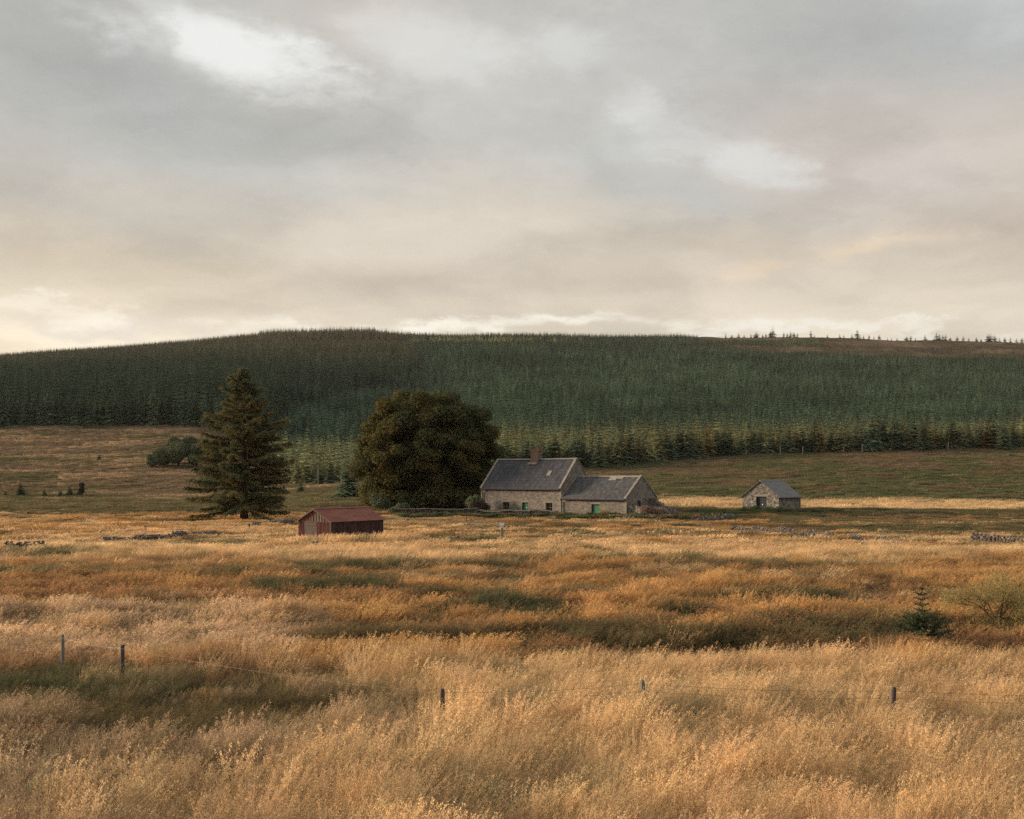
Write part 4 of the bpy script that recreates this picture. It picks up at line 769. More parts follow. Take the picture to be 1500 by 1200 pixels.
# spruce sapling in the foreground
def sapling():
    x, y = at(1350, 33.0); root = empty('spruce_sapling', (x, y, hz(x, y)), 0, 'small dark green spruce sapling in the rough grass at right', 'tree')
    H = 1.95; tr = MB(); tr.tube([(0, 0, -.05), (0, 0, 1.0), (.02, 0, H)], [.03, .02, .006], 6); P = []; Q = []; Sz = []
    z = .12
    while z < H:
        low = z < 1.12; L0 = np.interp(z, [0, .3, .7, 1.0, 1.15, 1.2, 1.45, 1.55, 1.75, 1.95], [.55, .80, .80, .62, .42, .27, .34, .24, .26, .05]); nb_ = 14 if low else 8; a0 = rng.uniform(0, 6.28)
        for k in range(nb_):
            a = a0 + 6.283 * k / nb_ + rng.normal(0, .2); L = L0 * rng.uniform(.55, 1.15); up = .15 + .3 * (z / H) + rng.normal(0, .08)
            e_ = np.array([math.cos(a) * L, math.sin(a) * L, L * up]); tr.tube([(0, 0, z), tuple(np.array([0, 0, z]) + e_)], [.009, .003], 4)
            m_ = int(60 * L * (1.5 if low else .7)) + 6; t = rng.uniform(.12, 1.03, m_); sp = rng.normal(0, 1, (m_, 3)) * (.022 + .045 * (1 - t))[:, None] * (1 if low else .35)
            P.append(np.array([0, 0, z]) + e_ * t[:, None] + sp); Q.append(rng.normal(0, 1, (m_, 3)) + [0, 0, .8]); Sz.append(rng.uniform(.05, .10, m_))
        z += rng.uniform(.07, .10) if low else rng.uniform(.13, .19)
    tr.obj('trunk', M['bark'], root); link('crown', leafcloud('crown', np.vstack(P), np.vstack(Q), np.concatenate(Sz), M['sapling'], .35), root)
sapling()
def birch():
    x, y = at(1466, 36.0); root = empty('birch_sapling', (x, y, hz(x, y)), 0, 'thin yellow-green birch sapling at the right edge of the field', 'tree')
    tr = MB(); P = []; Q = []
    def grow(p, d, L, r0, dep):
        e_ = p + d * L; mid = p + d * L * .5 + Vector(rng.normal(0, .03, 3)) * L; tr.tube([p, mid, e_], [r0, r0 * .75, r0 * .5], 5 if dep < 2 else 3)
        if dep >= 2:
            m_ = 17; t = rng.random(m_); P.append(np.array(p) + np.outer(t, np.array(d) * L) + rng.normal(0, .08, (m_, 3))); Q.append(rng.normal(0, 1, (m_, 3)))
        if dep < 4:
            for k in range(4 if dep < 3 else 3):
                nd_ = (d + Vector(rng.normal(0, .55, 3)) + Vector((0, 0, .12))).normalized(); grow(p + d * L * random.uniform(.35, 1), nd_, L * random.uniform(.5, .75), r0 * .5, dep + 1)
    for k, (dx, L) in enumerate(((-.75, .75), (-.15, .8), (.25, .75), (.7, .6), (-.4, .7))):
        grow(Vector((0, 0, .30)), Vector((dx, random.uniform(-.5, .5), 1)).normalized(), L * 1.32, .030, 0)
    tr.obj('trunk', M['bark'], root); P = np.vstack(P); Q = np.vstack(Q); link('crown', leafcloud('crown', P, Q, rng.uniform(.022, .040, len(P)), M['birch'], .7), root)
birch()

# ------------------------------------------------------------------ buildings
def wall_sheet(mb, x0, x1, z0, z1, y, openings, depth=.28, m=0):
    """front wall at local y, facing -y, with real openings and reveals"""
    xs = sorted({x0, x1} | {q for o in openings for q in (o[0], o[1])})
    for a, b in zip(xs[:-1], xs[1:]):
        op = [o for o in openings if o[0] <= a + 1e-6 and o[1] >= b - 1e-6]
        if not op: mb.poly([(a, y, z0), (b, y, z0), (b, y, z1), (a, y, z1)], m); continue
        o = op[0]
        if o[2] > z0: mb.poly([(a, y, z0), (b, y, z0), (b, y, o[2]), (a, y, o[2])], m)
        mb.poly([(a, y, o[3]), (b, y, o[3]), (b, y, z1), (a, y, z1)], m)
        mb.poly([(a, y, o[3]), (a, y + depth, o[3]), (b, y + depth, o[3]), (b, y, o[3])], m)
        mb.poly([(a, y, o[2]), (b, y, o[2]), (b, y + depth, o[2]), (a, y + depth, o[2])], m)
        mb.poly([(a, y, o[2]), (a, y + depth, o[2]), (a, y + depth, o[3]), (a, y, o[3])], m); mb.poly([(b, y, o[2]), (b, y, o[3]), (b, y + depth, o[3]), (b, y + depth, o[2])], m)
def roof_slabs(mb, x0, x1, W, ze, zrdg, over=.22, th=.10, wob=.0):
    h = W / 2; s = (zrdg - ze) / h; n = 14
    for side in (0, 1):
        for i in range(n):                                   # slight sag along the ridge
            xa, xb = x0 + (x1 - x0) * i / n, x0 + (x1 - x0) * (i + 1) / n; da, db = (-wob * math.sin(math.pi * q / n) for q in (i, i + 1))
            ye = -over if side == 0 else W + over; yr = h; z_e = ze - over * s
            mb.hexa([(xa, ye, z_e), (xb, ye, z_e), (xb, yr, zrdg + db), (xa, yr, zrdg + da), (xa, ye, z_e + th), (xb, ye, z_e + th), (xb, yr, zrdg + th + db), (xa, yr, zrdg + th + da)])
def skew(mb, x0, x1, W, ze, zrdg, th0=.11, th1=.24, over=.2):
    h = W / 2; s = (zrdg - ze) / h
    for ye, sg in ((-over, 1), (W + over, -1)):
        z_e = ze - over * s; n = 9
        for i in range(n):
            ta, tb = i / n + .004, (i + 1) / n - .004; ya, yb = ye + (h - ye) * ta, ye + (h - ye) * tb; za, zb = z_e + (zrdg - z_e) * ta, z_e + (zrdg - z_e) * tb; j = random.uniform(0, .03)
            mb.hexa([(x0, ya, za + th0), (x1, ya, za + th0), (x1, yb, zb + th0), (x0, yb, zb + th0), (x0, ya, za + th1 + j), (x1, ya, za + th1 + j), (x1, yb, zb + th1 + j), (x0, yb, zb + th1 + j)])
def farmhouse():
    L, A, W = 13.06, 9.67, 7.0
    gz = min(hz(*HC), .1) - .15; root = empty('farmhouse', (HC[0], HC[1], 0), -HA, 'long low stone farmhouse with slate roofs, brick chimney and green doors', 'house')
    ZE, ZR, AE, AR = 3.62, 7.28, 2.38, 5.02; h = W / 2
    def fx(px, y0=0):                                        # local x on the front wall seen at a bearing
        t = (px - CX) / F; c, s = math.cos(HA), math.sin(HA); return (t * HC[1] - HC[0]) / (c + t * s)
    win = [(fx(736.3), fx(746.2), .52, 1.74), (fx(799.2), fx(809.3), .52, 1.74)]; door = (fx(764.6), fx(774.2), gz + .15, 1.74); ad = (fx(866.2), fx(877.8), gz + .15, 1.66)
    for k, w0 in enumerate(win): win[k] = (w0[0], w0[1], w0[2], w0[3])
    mb = MB(); wall_sheet(mb, -L, 0, gz, ZE, 0, win + [door])
    mb.poly([(-L, 0, gz), (-L, 0, ZE), (-L, h, ZR), (-L, W, ZE), (-L, W, gz)]); mb.poly([(-L, W, gz), (-L, W, ZE), (0, W, ZE), (0, W, gz)])
    mb.poly([(0, 0, gz), (0, W, gz), (0, W, ZE), (0, h, ZR), (0, 0, ZE)])
    mb.obj('wall', M['stone'], root)
    mb = MB(); wall_sheet(mb, .004, A, gz, AE, .03, [ad])
    # gable of the low wing, with a blocked opening and a doorway
    mb.poly([(A, .03, gz), (A, W, gz), (A, W, AE), (A, h, AR), (A, .03, AE)]); mb.poly([(.004, W, gz), (A, W, gz), (A, W, AE), (.004, W, AE)])
    mb.obj('wing_wall', M['stone'], root)
    r = MB(); roof_slabs(r, -L + .28, -.28, W, ZE, ZR, wob=.05); r.obj('roof', M['slate'], root)
    r = MB(); roof_slabs(r, .03, A - .26, W, AE, AR, wob=.06); r.obj('wing_roof', M['slate2'], root)
    r = MB(); r.prism((-L + .28, h, ZR + .1), (-7.2, h, ZR + .085), [(0, -.16, -.08), (0, .16, -.08), (0, .04, .09), (0, -.04, .09)]); r.prism((-5.9, h, ZR + .075), (-.28, h, ZR + .1), [(0, -.16, -.08), (0, .16, -.08), (0, .04, .09), (0, -.04, .09)])
    r.prism((.05, h, AR + .09), (A - .26, h, AR + .08), [(0, -.16, -.08), (0, .16, -.08), (0, .04, .09), (0, -.04, .09)]); r.obj('ridge_tiles', M['coping'], root)
    s = MB(); skew(s, -L - .05, -L + .28, W, ZE, ZR); skew(s, -.28, .06, W, ZE, ZR); s.obj('coping', M['coping'], root, bevel=.015)
    s = MB(); skew(s, A - .26, A + .06, W, AE, AR); 
    s.prism((.05, .0, AE + .14), (.05, h, AR + .14), [(.0, 0, 0), (.14, 0, 0), (.14, 0, .10), (0, 0, .10)]); s.obj('wing_coping', M['coping'], root, bevel=.012)
    # quoins 3 mm proud, alternating
    q = MB(); z = gz; k = 0
    while z < ZE - .3:
        hh = random.uniform(.26, .36); a = .5 if k % 2 else .28
        q.box(-L - .006, -.012, z + .006, -L + a, .05, z + hh - .006); q.box(-a, -.012, z + .006, .006, .05, z + hh - .006)
        if z + hh < AE - .1: q.box(A - a, .012, z + .006, A + .012, .06, z + hh - .006); 
        z += hh; k += 1
    q.obj('quoins', M['dress'], root)
    for n_, (x0, x1, z0, z1) in enumerate(win):
        f = MB(); y = .20
        for a, b, c, d in ((x0, x1, z1 - .09, z1), (x0, x1, z0, z0 + .08), (x0, x0 + .07, z0 + .08, z1 - .09), (x1 - .07, x1, z0 + .08, z1 - .09), ((x0 + x1) / 2 - .03, (x0 + x1) / 2 + .03, z0 + .08, z1 - .09)): f.box(a, y, c, b, y + .06, d)
        f.box(x0 + .07, y, (z0 + z1) / 2 - .03, (x0 + x1) / 2 - .031, y + .06, (z0 + z1) / 2 + .03); f.box((x0 + x1) / 2 + .031, y, (z0 + z1) / 2 - .03, x1 - .07, y + .06, (z0 + z1) / 2 + .03)
        wo_ = f.obj('window', M['frame'], root); p = MB(); p.box(x0 + .01, y + .07, z0, x1 - .01, y + .09, z1); p.obj('pane', M['glass'], wo_)
        sl_ = MB(); sl_.box(x0 - .14, -.05, z0 - .14, x1 + .14, .03, z0 - .004); sl_.obj('sill', M['dress'], wo_)
    mb = MB()
    for x0, x1, z0, z1 in win + [door]: mb.box(x0 - .2, -.014, z1 + .004, x1 + .2, .04, z1 + .24); mb.box(x0 - .17, -.012, z0 + .02, x0 - .004, .04, z1); mb.box(x1 + .004, -.012, z0 + .02, x1 + .17, .04, z1)
    x0, x1, z0, z1 = ad; mb.box(x0 - .2, .016, z1 + .004, x1 + .2, .06, z1 + .22); mb.obj('window_surround', M['dress'], root)
    for (x0, x1, z0, z1), yy in ((door, .16), (ad, .18)):
        d = MB(); n = 6; x0b = x0 + .13
        for i in range(n): d.box(x0b + (x1 - x0b) * i / n + .005, yy, z0, x0b + (x1 - x0b) * (i + 1) / n - .005, yy + .05, z1 - .16)
        do = d.obj('door', M['green'], root); fr = MB(); fr.box(x0 + .002, yy - .03, z0, x0b, yy + .08, z1 - .002); fr.box(x0b, yy - .03, z1 - .155, x1 - .002, yy + .08, z1 - .002); fr.obj('door_frame', M['gutter'], do)
        if yy < .17: k = MB(); k.box(x0b + .45, yy - .03, 1.0, x0b + .62, yy - .003, 1.14); k.obj('notice_plate', M['white'], do)
    g = MB(); s1 = (ZR - ZE) / h; s2 = (AR - AE) / h
    g.tube([(-L + .05, -.29, ZE - .22 * s1 + .0), (-.1, -.29, ZE - .22 * s1 - .02)], .085, 8); g.tube([(.1, -.27, AE - .22 * s2), (A - .1, -.27, AE - .22 * s2 - .02)], .08, 8)
    g.obj('gutter', M['gutter'], root)
    g = MB(); g.tube([(-L + .35, -.28, ZE - .3), (-L + .35, -.09, ZE - .75), (-L + .35, -.09, gz + .1)], .05, 7); g.obj('drainpipe', M['gutter'], root)
    g = MB(); g.tube([(.12, -.27, AE - .25), (.12, -.09, AE - .5), (.12, -.09, gz + .1)], .06, 7); g.obj('drainpipe', M['gutter'], root)
    # chimney: the stack rises through the ridge
    cx0 = -6.55; c = MB(); c.box(cx0 - .62, h - .45, ZR - .75, cx0 + .62, h + .45, ZR + 1.12); c.box(cx0 - .69, h - .52, ZR + 1.123, cx0 + .69, h + .52, ZR + 1.25); ch = c.obj('chimney', M['brick'], root)
    c = MB(); c.box(cx0 - .75, h - .80, ZR - .62, cx0 + .6, h - .453, ZR - .36); c.obj('flashing', M['coping'], ch)
    for dx, hh in ((.28, .36), (-.3, .24)):
        c = MB(); c.tube([(cx0 + dx, h, ZR + 1.25), (cx0 + dx, h, ZR + 1.25 + hh * .85), (cx0 + dx, h, ZR + 1.25 + hh)], [.17, .13, .16], 10); c.obj('chimney_pot', M['clay'], ch)
    # rooflights: slanted boxes a little proud of the slates
    def onroof(name, x, t, wx, wt, up, m, ze, zrr, sk=0):
        s_ = (zrr - ze) / h; b = MB(); ya, yb = h * t, h * t + wt; za, zb = ze + s_ * ya + .10, ze + s_ * yb + .10
        b.hexa([(x, ya, za), (x + wx, ya, za), (x + wx + sk, yb, zb), (x + sk, yb, zb), (x, ya, za + up), (x + wx, ya, za + up), (x + wx + sk, yb, zb + up), (x + sk, yb, zb + up)]); return b.obj(name, m, root)
    onroof('rooflight', -3.35, .40, .55, .55, .07, M['dress'], ZE, ZR); onroof('rooflight', -3.6, .20, .5, .28, .05, M['slate2'], ZE, ZR)
    onroof('roof_patch', 5.2, .80, 1.1, .55, .03, M['coping'], AE, AR); onroof('roof_patch', 6.3, .88, .9, .35, .025, M['dress'], AE, AR)
    # door and blocked opening in the wing's end wall
    e = MB(); e.box(A + .004, 2.55, gz, A + .05, 3.2, 2.15); e.obj('end_opening', M['gutter'], root)
    # ruined lean-to at the end: broken walls and rafters
    rn = MB()
    for i in range(9):
        x0 = A + .06 + i * .42; top = 1.95 - i * .20 + random.uniform(-.08, .1); rn.box(x0, .35 + i * .01, gz, x0 + .418, .85, top)
    for i in range(8):
        x0 = A + .06 + i * .4; top = 2.5 - i * .24 + random.uniform(-.12, .15); rn.box(x0, 5.6, gz, x0 + .398, 6.1, top)
    for i in range(7): rn.box(A + 3.2 + random.uniform(-.05, .05), .9 + i * .68, gz, A + 3.65, .9 + i * .68 + .675, .55 + random.uniform(0, .8))
    rn.obj('ruined_lean_to', M['hutstone'], root)
    b = MB()
    for y0 in (4.0, 5.2): b.tube([(A + .1, y0, 2.35), (A + 2.3, y0 + .1, .95)], .08, 6)
    b.obj('rafter', M['post'], root)
farmhouse()

def hut():
    G, S = 5.8, 6.6; g0 = hz(*UC) - .3; root = empty('stone_hut', (UC[0], UC[1], 0), -UA, 'small stone hut with slate roof and dark door in the green field at right', 'hut')
    # local x along the gable to the LEFT is -x ; y along the side
    ZE, ZR = 2.22, 4.42; h = G / 2; mb = MB(); c, s = math.cos(UA), math.sin(UA)
    def fx(px): t = (px - CX) / F; return (t * UC[1] - UC[0]) / (c + t * s)
    # gable (faces camera) at y=0 from x=-G to 0, door hole
    dx0, dx1, dz0, dz1 = fx(1107.6), fx(1122.8), g0 + .1, 2.2
    zt = lambda x: ZE + (ZR - ZE) * (1 - abs(x + h) / h)
    mb.poly([(-G, 0, g0), (dx0, 0, g0), (dx0, 0, zt(dx0)), (-G, 0, ZE)]); mb.poly([(dx1, 0, g0), (0, 0, g0), (0, 0, ZE), (dx1, 0, zt(dx1))])
    if dx0 < -h < dx1: mb.poly([(dx0, 0, dz1), (dx1, 0, dz1), (dx1, 0, zt(dx1)), (-h, 0, ZR), (dx0, 0, zt(dx0))])
    else: mb.poly([(dx0, 0, dz1), (dx1, 0, dz1), (dx1, 0, zt(dx1)), (dx0, 0, zt(dx0))] )
    for x_ in (dx0, dx1): mb.poly([(x_, 0, g0), (x_, .4, g0), (x_, .4, dz1), (x_, 0, dz1)])
    mb.poly([(dx0, 0, dz1), (dx0, .4, dz1), (dx1, .4, dz1), (dx1, 0, dz1)])
    mb.poly([(0, 0, g0), (0, S, g0), (0, S, ZE), (0, 0, ZE)]); mb.poly([(-G, 0, g0), (-G, S, g0), (-G, S, ZE), (-G, 0, ZE)]); mb.poly([(-G, S, g0), (0, S, g0), (0, S, ZE), (-h, S, ZR), (-G, S, ZE)])
    mb.obj('wall', M['hutstone'], root)
    r = MB(); sl_ = (ZR - ZE) / h; ov = .28
    for sg in (-1, 1):
        xe = -h + sg * (h + ov); ze = ZE - ov * sl_
        r.hexa([(xe, -.18, ze), (-h, -.18, ZR), (-h, S + .18, ZR), (xe, S + .18, ze), (xe, -.18, ze + .11), (-h, -.18, ZR + .11), (-h, S + .18, ZR + .11), (xe, S + .18, ze + .11)])
    m2, t2 = M['slate2'], None
    r.obj('roof', M['slateh'], root); r = MB(); r.prism((-h, -.18, ZR + .12), (-h, S + .18, ZR + .12), [(-.17, 0, -.07), (.17, 0, -.07), (.05, 0, .08), (-.05, 0, .08)]); r.obj('ridge_tiles', M['coping'], root)
    d = MB()
    for i in range(6): d.box(dx0 + (dx1 - dx0) * i / 6 + .006, .22, dz0, dx0 + (dx1 - dx0) * (i + 1) / 6 - .006, .27, dz1 - .01)
    do = d.obj('door', M['blackdoor'], root); k = MB(); k.box((dx0 + dx1) / 2 + .02, .17, .98, (dx0 + dx1) / 2 + .2, .215, 1.15); k.obj('notice_plate', M['white'], do)
    f = MB(); f.box(dx0 + .003, .12, g0, dx0 + .12, .2, dz1 - .01); f.box(dx1 - .12, .12, g0, dx1 - .003, .2, dz1 - .01); f.box(dx0 + .12, .12, dz1 - .14, dx1 - .12, .2, dz1 - .01); f.obj('door_frame', M['gutter'], do)
    l = MB(); l.box(dx0 - .3, -.02, dz1 + .005, dx1 + .3, .05, dz1 + .28); l.obj('lintel', M['dress'], root)
    g = MB(); g.tube([(.33, -.1, ZE - .28 * sl_), (.33, S + .1, ZE - .28 * sl_ - .02)], .06, 6); g.tube([(.1, S - .1, ZE - .3), (.1, S - .1, g0)], .05, 6); g.obj('gutter', M['gutter'], root)
M['slateh'] = surf('hut_slate', [(.10, .10, .11), (.15, .148, .155), (.21, .205, .20)], 2.2, rough=.65, bump=.35, stretch=(.6, 1.3, .6), ramp=(.3, .72))
hut()

def corrug(mb, p0, u, v, nu, pitch=.14, amp=.022, th=.0, m=0):
    """corrugated sheet: origin p0, u = direction across corrugations (length vector), v = along them"""
    p0, u, v = Vector(p0), Vector(u), Vector(v); n = max(4, int(u.length / pitch * 4)); nn = u.cross(v).normalized(); k = len(mb.v)
    for j in range(2):
        for i in range(n + 1):
            t = i / n; mb.v.append(tuple(p0 + u * t + v * j + nn * amp * math.sin(t * u.length / pitch * 2 * math.pi)))
    for i in range(n): mb.f.append((k + i, k + i + 1, k + n + 2 + i, k + n + 1 + i)); mb.m.append(m)
def shed():
    G, S = 3.37, 5.87; g0 = hz(*SC) - .2; root = empty('tin_shed', (SC[0], SC[1], 0), -SA, 'low rusty red corrugated iron shed standing in the pale grass', 'shed')
    ZE, ZR = 1.72, 2.60; h = G / 2
    w_ = MB(); corrug(w_, (0, 0, g0), (0, S, 0), (0, 0, ZE - g0), 0); w_.obj('side_wall', M['darksheet'], root)
    w_ = MB(); corrug(w_, (-G, 0, g0), (0, S, 0), (0, 0, ZE - g0), 0); corrug(w_, (-G, S, g0), (G, 0, 0), (0, 0, ZE - g0), 0); w_.poly([(-G, S, ZE), (0, S, ZE), (-h, S, ZR)]); w_.obj('back_wall', M['darksheet'], root)
    # front gable: red sheets with a silvered plank door between them
    f = MB(); corrug(f, (-G, 0, g0), (.62, 0, 0), (0, 0, ZE - g0 - .06), 0); corrug(f, (-1.42, 0, g0), (1.38, 0, 0), (0, 0, ZE - g0 - .06), 0); f.obj('front_sheet', M['rustwall'], root)
    f = MB(); n = 9
    for i in range(n): f.box(-2.74 + 1.31 * i / n, .0, g0, -2.74 + 1.31 * (i + 1) / n - .015, .035, ZE - .07 + random.uniform(-.01, .01))
    do = f.obj('door', M['greyplank'], root); b = MB(); b.box(-2.72, -.03, .5, -1.44, -.003, .6); b.box(-2.72, -.03, 1.4, -1.44, -.003, 1.5); b.obj('door_ledge', M['greyplank'], do)
    f = MB(); nx = 24
    for i in range(nx):
        xa, xb = -G + G * i / nx, -G + G * (i + 1) / nx; zf = lambda x: ZE + (ZR - ZE) * (1 - abs(x + h) / h); o_ = .018 * (1 if i % 2 else -1)
        m_ = 1 if -h - .1 < xa < -h + .75 else 0; f.poly([(xa, -o_, ZE - .05), (xb, o_, ZE - .05), (xb, o_, zf(xb)), (xa, -o_, zf(xa))], m_)
    f.obj('gable_sheet', [M['rustwall'], M['greyplank']], root)
    r = MB(); sl_ = (ZR - ZE) / h; ov = .16
    for sg in (1, -1):
        xe = -h + sg * (h + ov); ze = ZE - ov * sl_
        if sg == 1: corrug(r, (xe, -.12, ze + .03), (0, S + .24, 0), (-h - xe, 0, ZR - ze), 0, .15, .02)
        else: corrug(r, (xe, S + .12, ze + .03), (0, -S - .24, 0), (-h - xe, 0, ZR - ze), 0, .15, .02)
    r.obj('roof', M['rust'], root)
    r = MB(); r.prism((-h, -.14, ZR + .05), (-h, S + .14, ZR + .06), [(-.14, 0, -.05), (.14, 0, -.05), (.02, 0, .04), (-.02, 0, .04)]); r.obj('ridge_cap', M['rust'], root)
    t = MB(); z1 = ZE - .28 * 0
    for sg in (1, -1):
        xe = -h + sg * (h + ov); ze = ZE - ov * sl_; t.prism((xe, -.15, ze - .02), (-h, -.15, ZR - .02), [(0, 0, -.05), (0, .05, -.05), (0, .05, .05), (0, 0, .05)])
    t.box(-.05, -.04, g0, .03, .04, ZE - .09); t.box(-G - .02, -.03, ZE - .085, -.06, -.022, ZE - .035); t.obj('bargeboard', M['greyplank'], root)
shed()

# ------------------------------------------------------------------ dry stone walls
_bm = bmesh.new(); bmesh.ops.create_icosphere(_bm, subdivisions=1, radius=.5); ICOV = np.array([v.co[:] for v in _bm.verts]); ICOF = np.array([[v.index for v in f.verts] for f in _bm.faces]); _bm.free()
def stonepile(name, pts, wd, ht, size, label, cat='wall', m='drystone', fall=.25, cap=False):
    """courses of rounded stones along a broken line of (bearing, distance)"""
    P = [Vector(at(*p)) for p in pts]; V = []; Fc = []; root = Vector((P[0].x, P[0].y, 0))
    for a, b in zip(P[:-1], P[1:]):
        L = (b - a).length; n = int(L / size); d = (b - a).normalized(); nrm = Vector((-d.y, d.x))
        for i in range(n):
            t = i / n; q = a + (b - a) * t; g = hz(q.x, q.y); hh = ht * (1 + fall * (2 * vnoise(q.x * .6, q.y * .6, 5) - 1.2)) ; z = 0
            while z < hh:
                for wv in ((-.5, .5) if z < hh * .75 else (0,)):
                    s = size * np.array([rng.uniform(.9, 1.5), rng.uniform(.8, 1.3), rng.uniform(.45, .8)]); jit = 1 + rng.normal(0, .12, (len(ICOV), 1))
                    v = ICOV * jit * s; an = math.atan2(d.y, d.x) + rng.normal(0, .3); cc, ss = math.cos(an), math.sin(an); tl = rng.normal(0, .2)
                    v = v @ np.array([[cc, ss, 0], [-ss, cc, 0], [0, 0, 1]]); v[:, 2] += v[:, 0] * tl
                    pos = q + nrm * (wv * wd * .6) + d * rng.uniform(-.1, .1); V.append(v + [pos.x - root.x, pos.y - root.y, g + z + .06]); Fc.append(ICOF + len(ICOV) * len(Fc))
                z += size * .5
    o = link(name, mesh_np(name, np.vstack(V), np.vstack(Fc), M[m])); o.location = root; return tag(o, label, cat)
stonepile('dry_stone_wall', [(153, 86), (215, 88), (275, 92)], .5, .60, .22, 'tumbled dry stone wall lying low in the grass left of the red shed')
stonepile('dry_stone_wall', [(282, 93), (318, 96)], .5, .60, .22, 'short stub of stone wall just right of the longer tumbled wall, below the big spruce')
stonepile('dry_stone_wall', [(368, 112), (412, 116), (430, 118)], .5, .62, .28, 'pale run of stone wall between the big spruce and the red shed')
stonepile('stone_heap', [(429, 79), (437, 79.5)], .5, .72, .26, 'small grey stone heap in front of the left corner of the red shed', 'stones')
stonepile('stone_heap', [(458, 79), (468, 79.3)], .5, .60, .22, 'small dark stone heap below the front corner of the red shed', 'stones')
stonepile('dry_stone_wall', [(10, 76), (70, 77)], .5, .75, .26, 'mostly buried stone wall at the far left of the field')
stonepile('dry_stone_wall', [(1074, 104), (1112, 101), (1165, 94), (1222, 88)], .55, .68, .21, 'longest dry stone wall running down the right-hand field below the hut')
stonepile('dry_stone_wall', [(1238, 90), (1270, 86.5)], .5, .64, .21, 'short piece of dry stone wall right of the longest wall')
stonepile('dry_stone_wall', [(1283, 87), (1328, 84)], .5, .64, .21, 'middle short piece of dry stone wall in the right-hand field')
stonepile('dry_stone_wall', [(1425, 86), (1470, 84.5), (1530, 82)], .55, .72, .21, 'dry stone wall at the right edge of the field')
stonepile('dry_stone_wall', [(1022, 126), (1045, 128), (1076, 133)], .5, .7, .25, 'pale low stone wall between the farmhouse ruin and the hut')
stonepile('dry_stone_wall', [(1320, 150), (1342, 150)], .5, .6, .25, 'tiny stone heap far off in the green field right of the hut')
stonepile('rubble_heap', [(958, 141), (985, 143)], 1.4, 1.0, .34, 'brown rubble heap spilling from the right end of the farmhouse', 'rubble', 'rubble')
stonepile('garden_wall', [(590, 141), (700, 139), (815, 134)], .5, .85, .25, 'low garden wall with flat pale coping in front of the farmhouse', 'wall')
def coping_run():
    P = [Vector(at(*p)) for p in ((580, 140.9), (700, 138.9), (815, 133.9))]; par = [o for o in bpy.data.objects if o.name.startswith('garden_wall')][0]; mb = MB()
    for a, b in zip(P[:-1], P[1:]):
        L = (b - a).length; n = int(L / .8); d = (b - a) / n; nn = Vector((-d.y, d.x)).normalized() * .28
        for i in range(n):
            p, q = a + d * (i + .02), a + d * (i + .98); z0 = hz(p.x, p.y) + .88 + random.uniform(-.02, .02)
            pts = [p - nn, q - nn, q + nn, p + nn]; mb.hexa([(s.x - par.location.x, s.y - par.location.y, z0) for s in pts] + [(s.x - par.location.x, s.y - par.location.y, z0 + .1) for s in pts])
    mb.obj('coping', M['wallcap'], par)
coping_run()

# ------------------------------------------------------------------ foreground fence: posts with their wires, all one fence
def fence():
    posts = [(92, 28.0, 1.19, 'greypost', .042, 0), (179, 26.2, 1.13, 'post', .046, .01), (648, 21.4, 1.12, 'post', .045, 0), (943, 21.6, 1.24, 'greypost', .043, -.02), (1308, 21.4, 1.13, 'post', .045, .02), (-120, 30.5, 1.1, 'post', .045, 0), (1720, 21.2, 1.1, 'post', .045, 0)]
    x0, y0 = at(92, 28.0); root = empty('wire_fence', (x0, y0, 0), 0, 'old wooden post and wire fence half buried in the tall foreground grass', 'fence'); tops = []
    for px0, D, hgt, m, r0, tl in posts:
        x, y = at(px0, D); g = hz(x, y); mb = MB(); pts = [(x - x0, y - y0, g - .3), (x - x0 + tl * .5, y - y0, g + hgt * .5), (x - x0 + tl, y - y0, g + hgt - .03), (x - x0 + tl, y - y0, g + hgt)]
        mb.tube(pts, [r0 * 1.05, r0, r0 * .97, r0 * .8], 9); mb.obj('post', M[m], root); tops.append((px0, Vector((x - x0 + tl, y - y0 - r0, g)), hgt))
    tops.sort()
    for (pa, a, ha), (pb, b, hb) in zip(tops[:-1], tops[1:]):
        for k, dz in enumerate((.06, .20, .45, .75) if pa >= 600 else (.08,)):
            A_, B_ = a + Vector((0, 0, ha - dz)), b + Vector((0, 0, hb - dz)); mid = (A_ + B_) / 2 - Vector((0, 0, .03 + .012 * (B_ - A_).length * .5))
            mb = MB(); mb.tube([A_, (A_ * 3 + B_) / 4 * .999 + (mid - (A_ + B_) / 2) * .72 + A_ * .00075 + B_ * .00025, mid, (A_ + B_ * 3) / 4 + (mid - (A_ + B_) / 2) * .72, B_], .0028 if pa >= 600 else .0013, 5); mb.obj('wire', M['brightwire' if 92 <= pa < 600 else 'wire'], root)
fence()
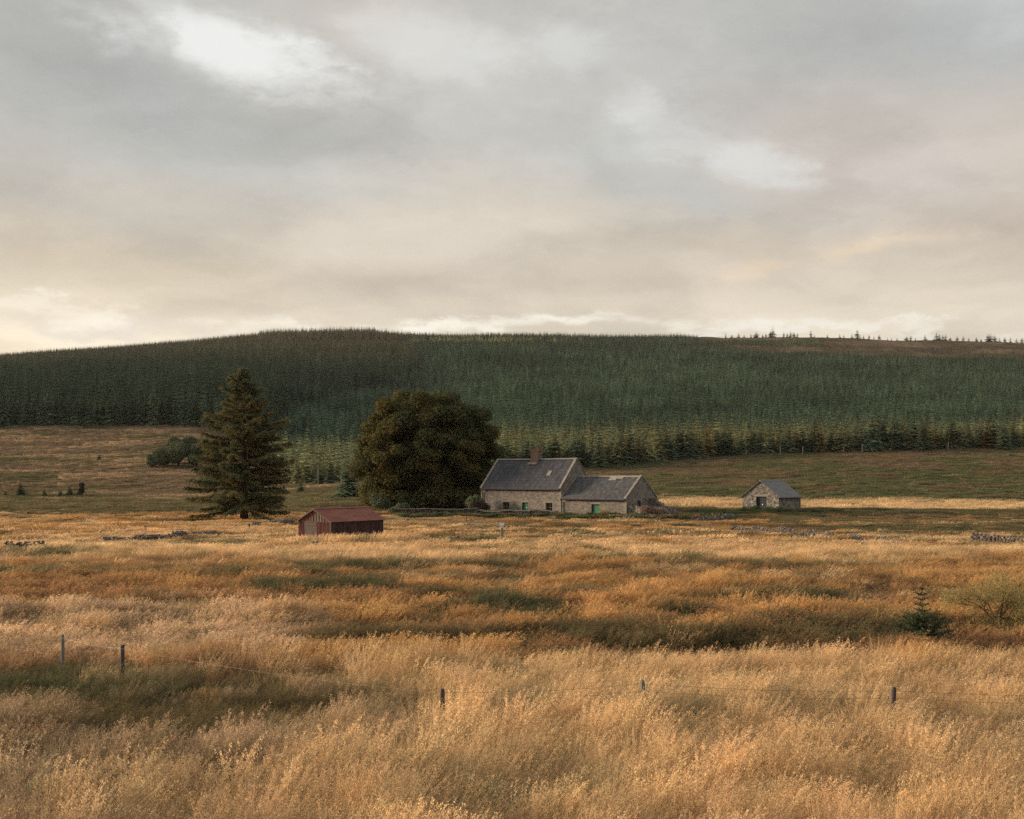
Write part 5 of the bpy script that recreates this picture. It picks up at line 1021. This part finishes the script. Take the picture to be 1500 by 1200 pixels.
# loose posts
def single_post(px0, D, hgt, r0, m, label, cap=False, name='wooden_post', cat='post'):
    x, y = at(px0, D); root = empty(name, (x, y, hz(x, y)), 0, label, cat); mb = MB(); mb.tube([(0, 0, -.3), (0, 0, hgt * .6), (.01, 0, hgt)], [r0 * 1.1, r0, r0 * .9], 8); mb.obj('post', M[m], root)
    if cap: mb = MB(); mb.box(-.15, -.12, hgt + .003, .15, .12, hgt + .26); mb.prism((-.2, 0, hgt + .27), (.2, 0, hgt + .27), [(0, -.15, 0), (0, .15, 0), (0, 0, .07)]); mb.obj('box', M['white'], root)
    return root
single_post(735, 92, 1.05, .10, 'greypost', 'short grey post carrying a small white box in the field before the farmhouse', True, 'marker_post')
single_post(365, 104, .85, .10, 'post', 'dark stump of a post in the grass below the big spruce', name='post_stump')
single_post(683, 118, 1.5, .035, 'rustp' if 'rustp' in M else 'post', 'thin dark stake in the grass left of the white-topped post')
for px0, D, h_, lab in ((1143, 325, 2.6, 'pale thin post at the plantation edge, leftmost of the four behind the hut'), (1176, 327, 2.2, 'pale thin post at the plantation edge, second of the four behind the hut'), (1263, 328, 2.6, 'pale thin post at the plantation edge, third of the four behind the hut'), (1236, 329, 1.8, 'short pale post at the plantation edge below the larches'),
                         (1389, 330, 2.6, 'pale thin post at the plantation edge near the right of the picture'), (23, 243, 1.9, 'pale post in front of the small conifer at far left'), (124, 240, 1.6, 'thin post under the leaning dark bush in the left field'), (1093, 326, 1.8, 'short pale post at the plantation edge above the hut'), (466, 247, 4.2, 'bare pale tree stem beside the dark spruces behind the red shed')):
    single_post(px0, D, h_, .12 if D > 300 else .06, 'palebark', lab, name='pale_post')

# ------------------------------------------------------------------ haze: the air of the valley
hz_m, t, out = mat('valley_air'); pv = N(t, 'ShaderNodeVolumePrincipled'); pv.inputs['Color'].default_value = (.94, .96, 1.0, 1); pv.inputs['Density'].default_value = .000025; pv.inputs['Anisotropy'].default_value = 0
t.links.new(pv.outputs[0], out.inputs['Volume'])
hb = MB(); hb.box(-3200, -120, -6, 3200, 3000, 285); tag(hb.obj('haze', hz_m), 'thin pale evening haze filling the valley', 'haze', kind='stuff')
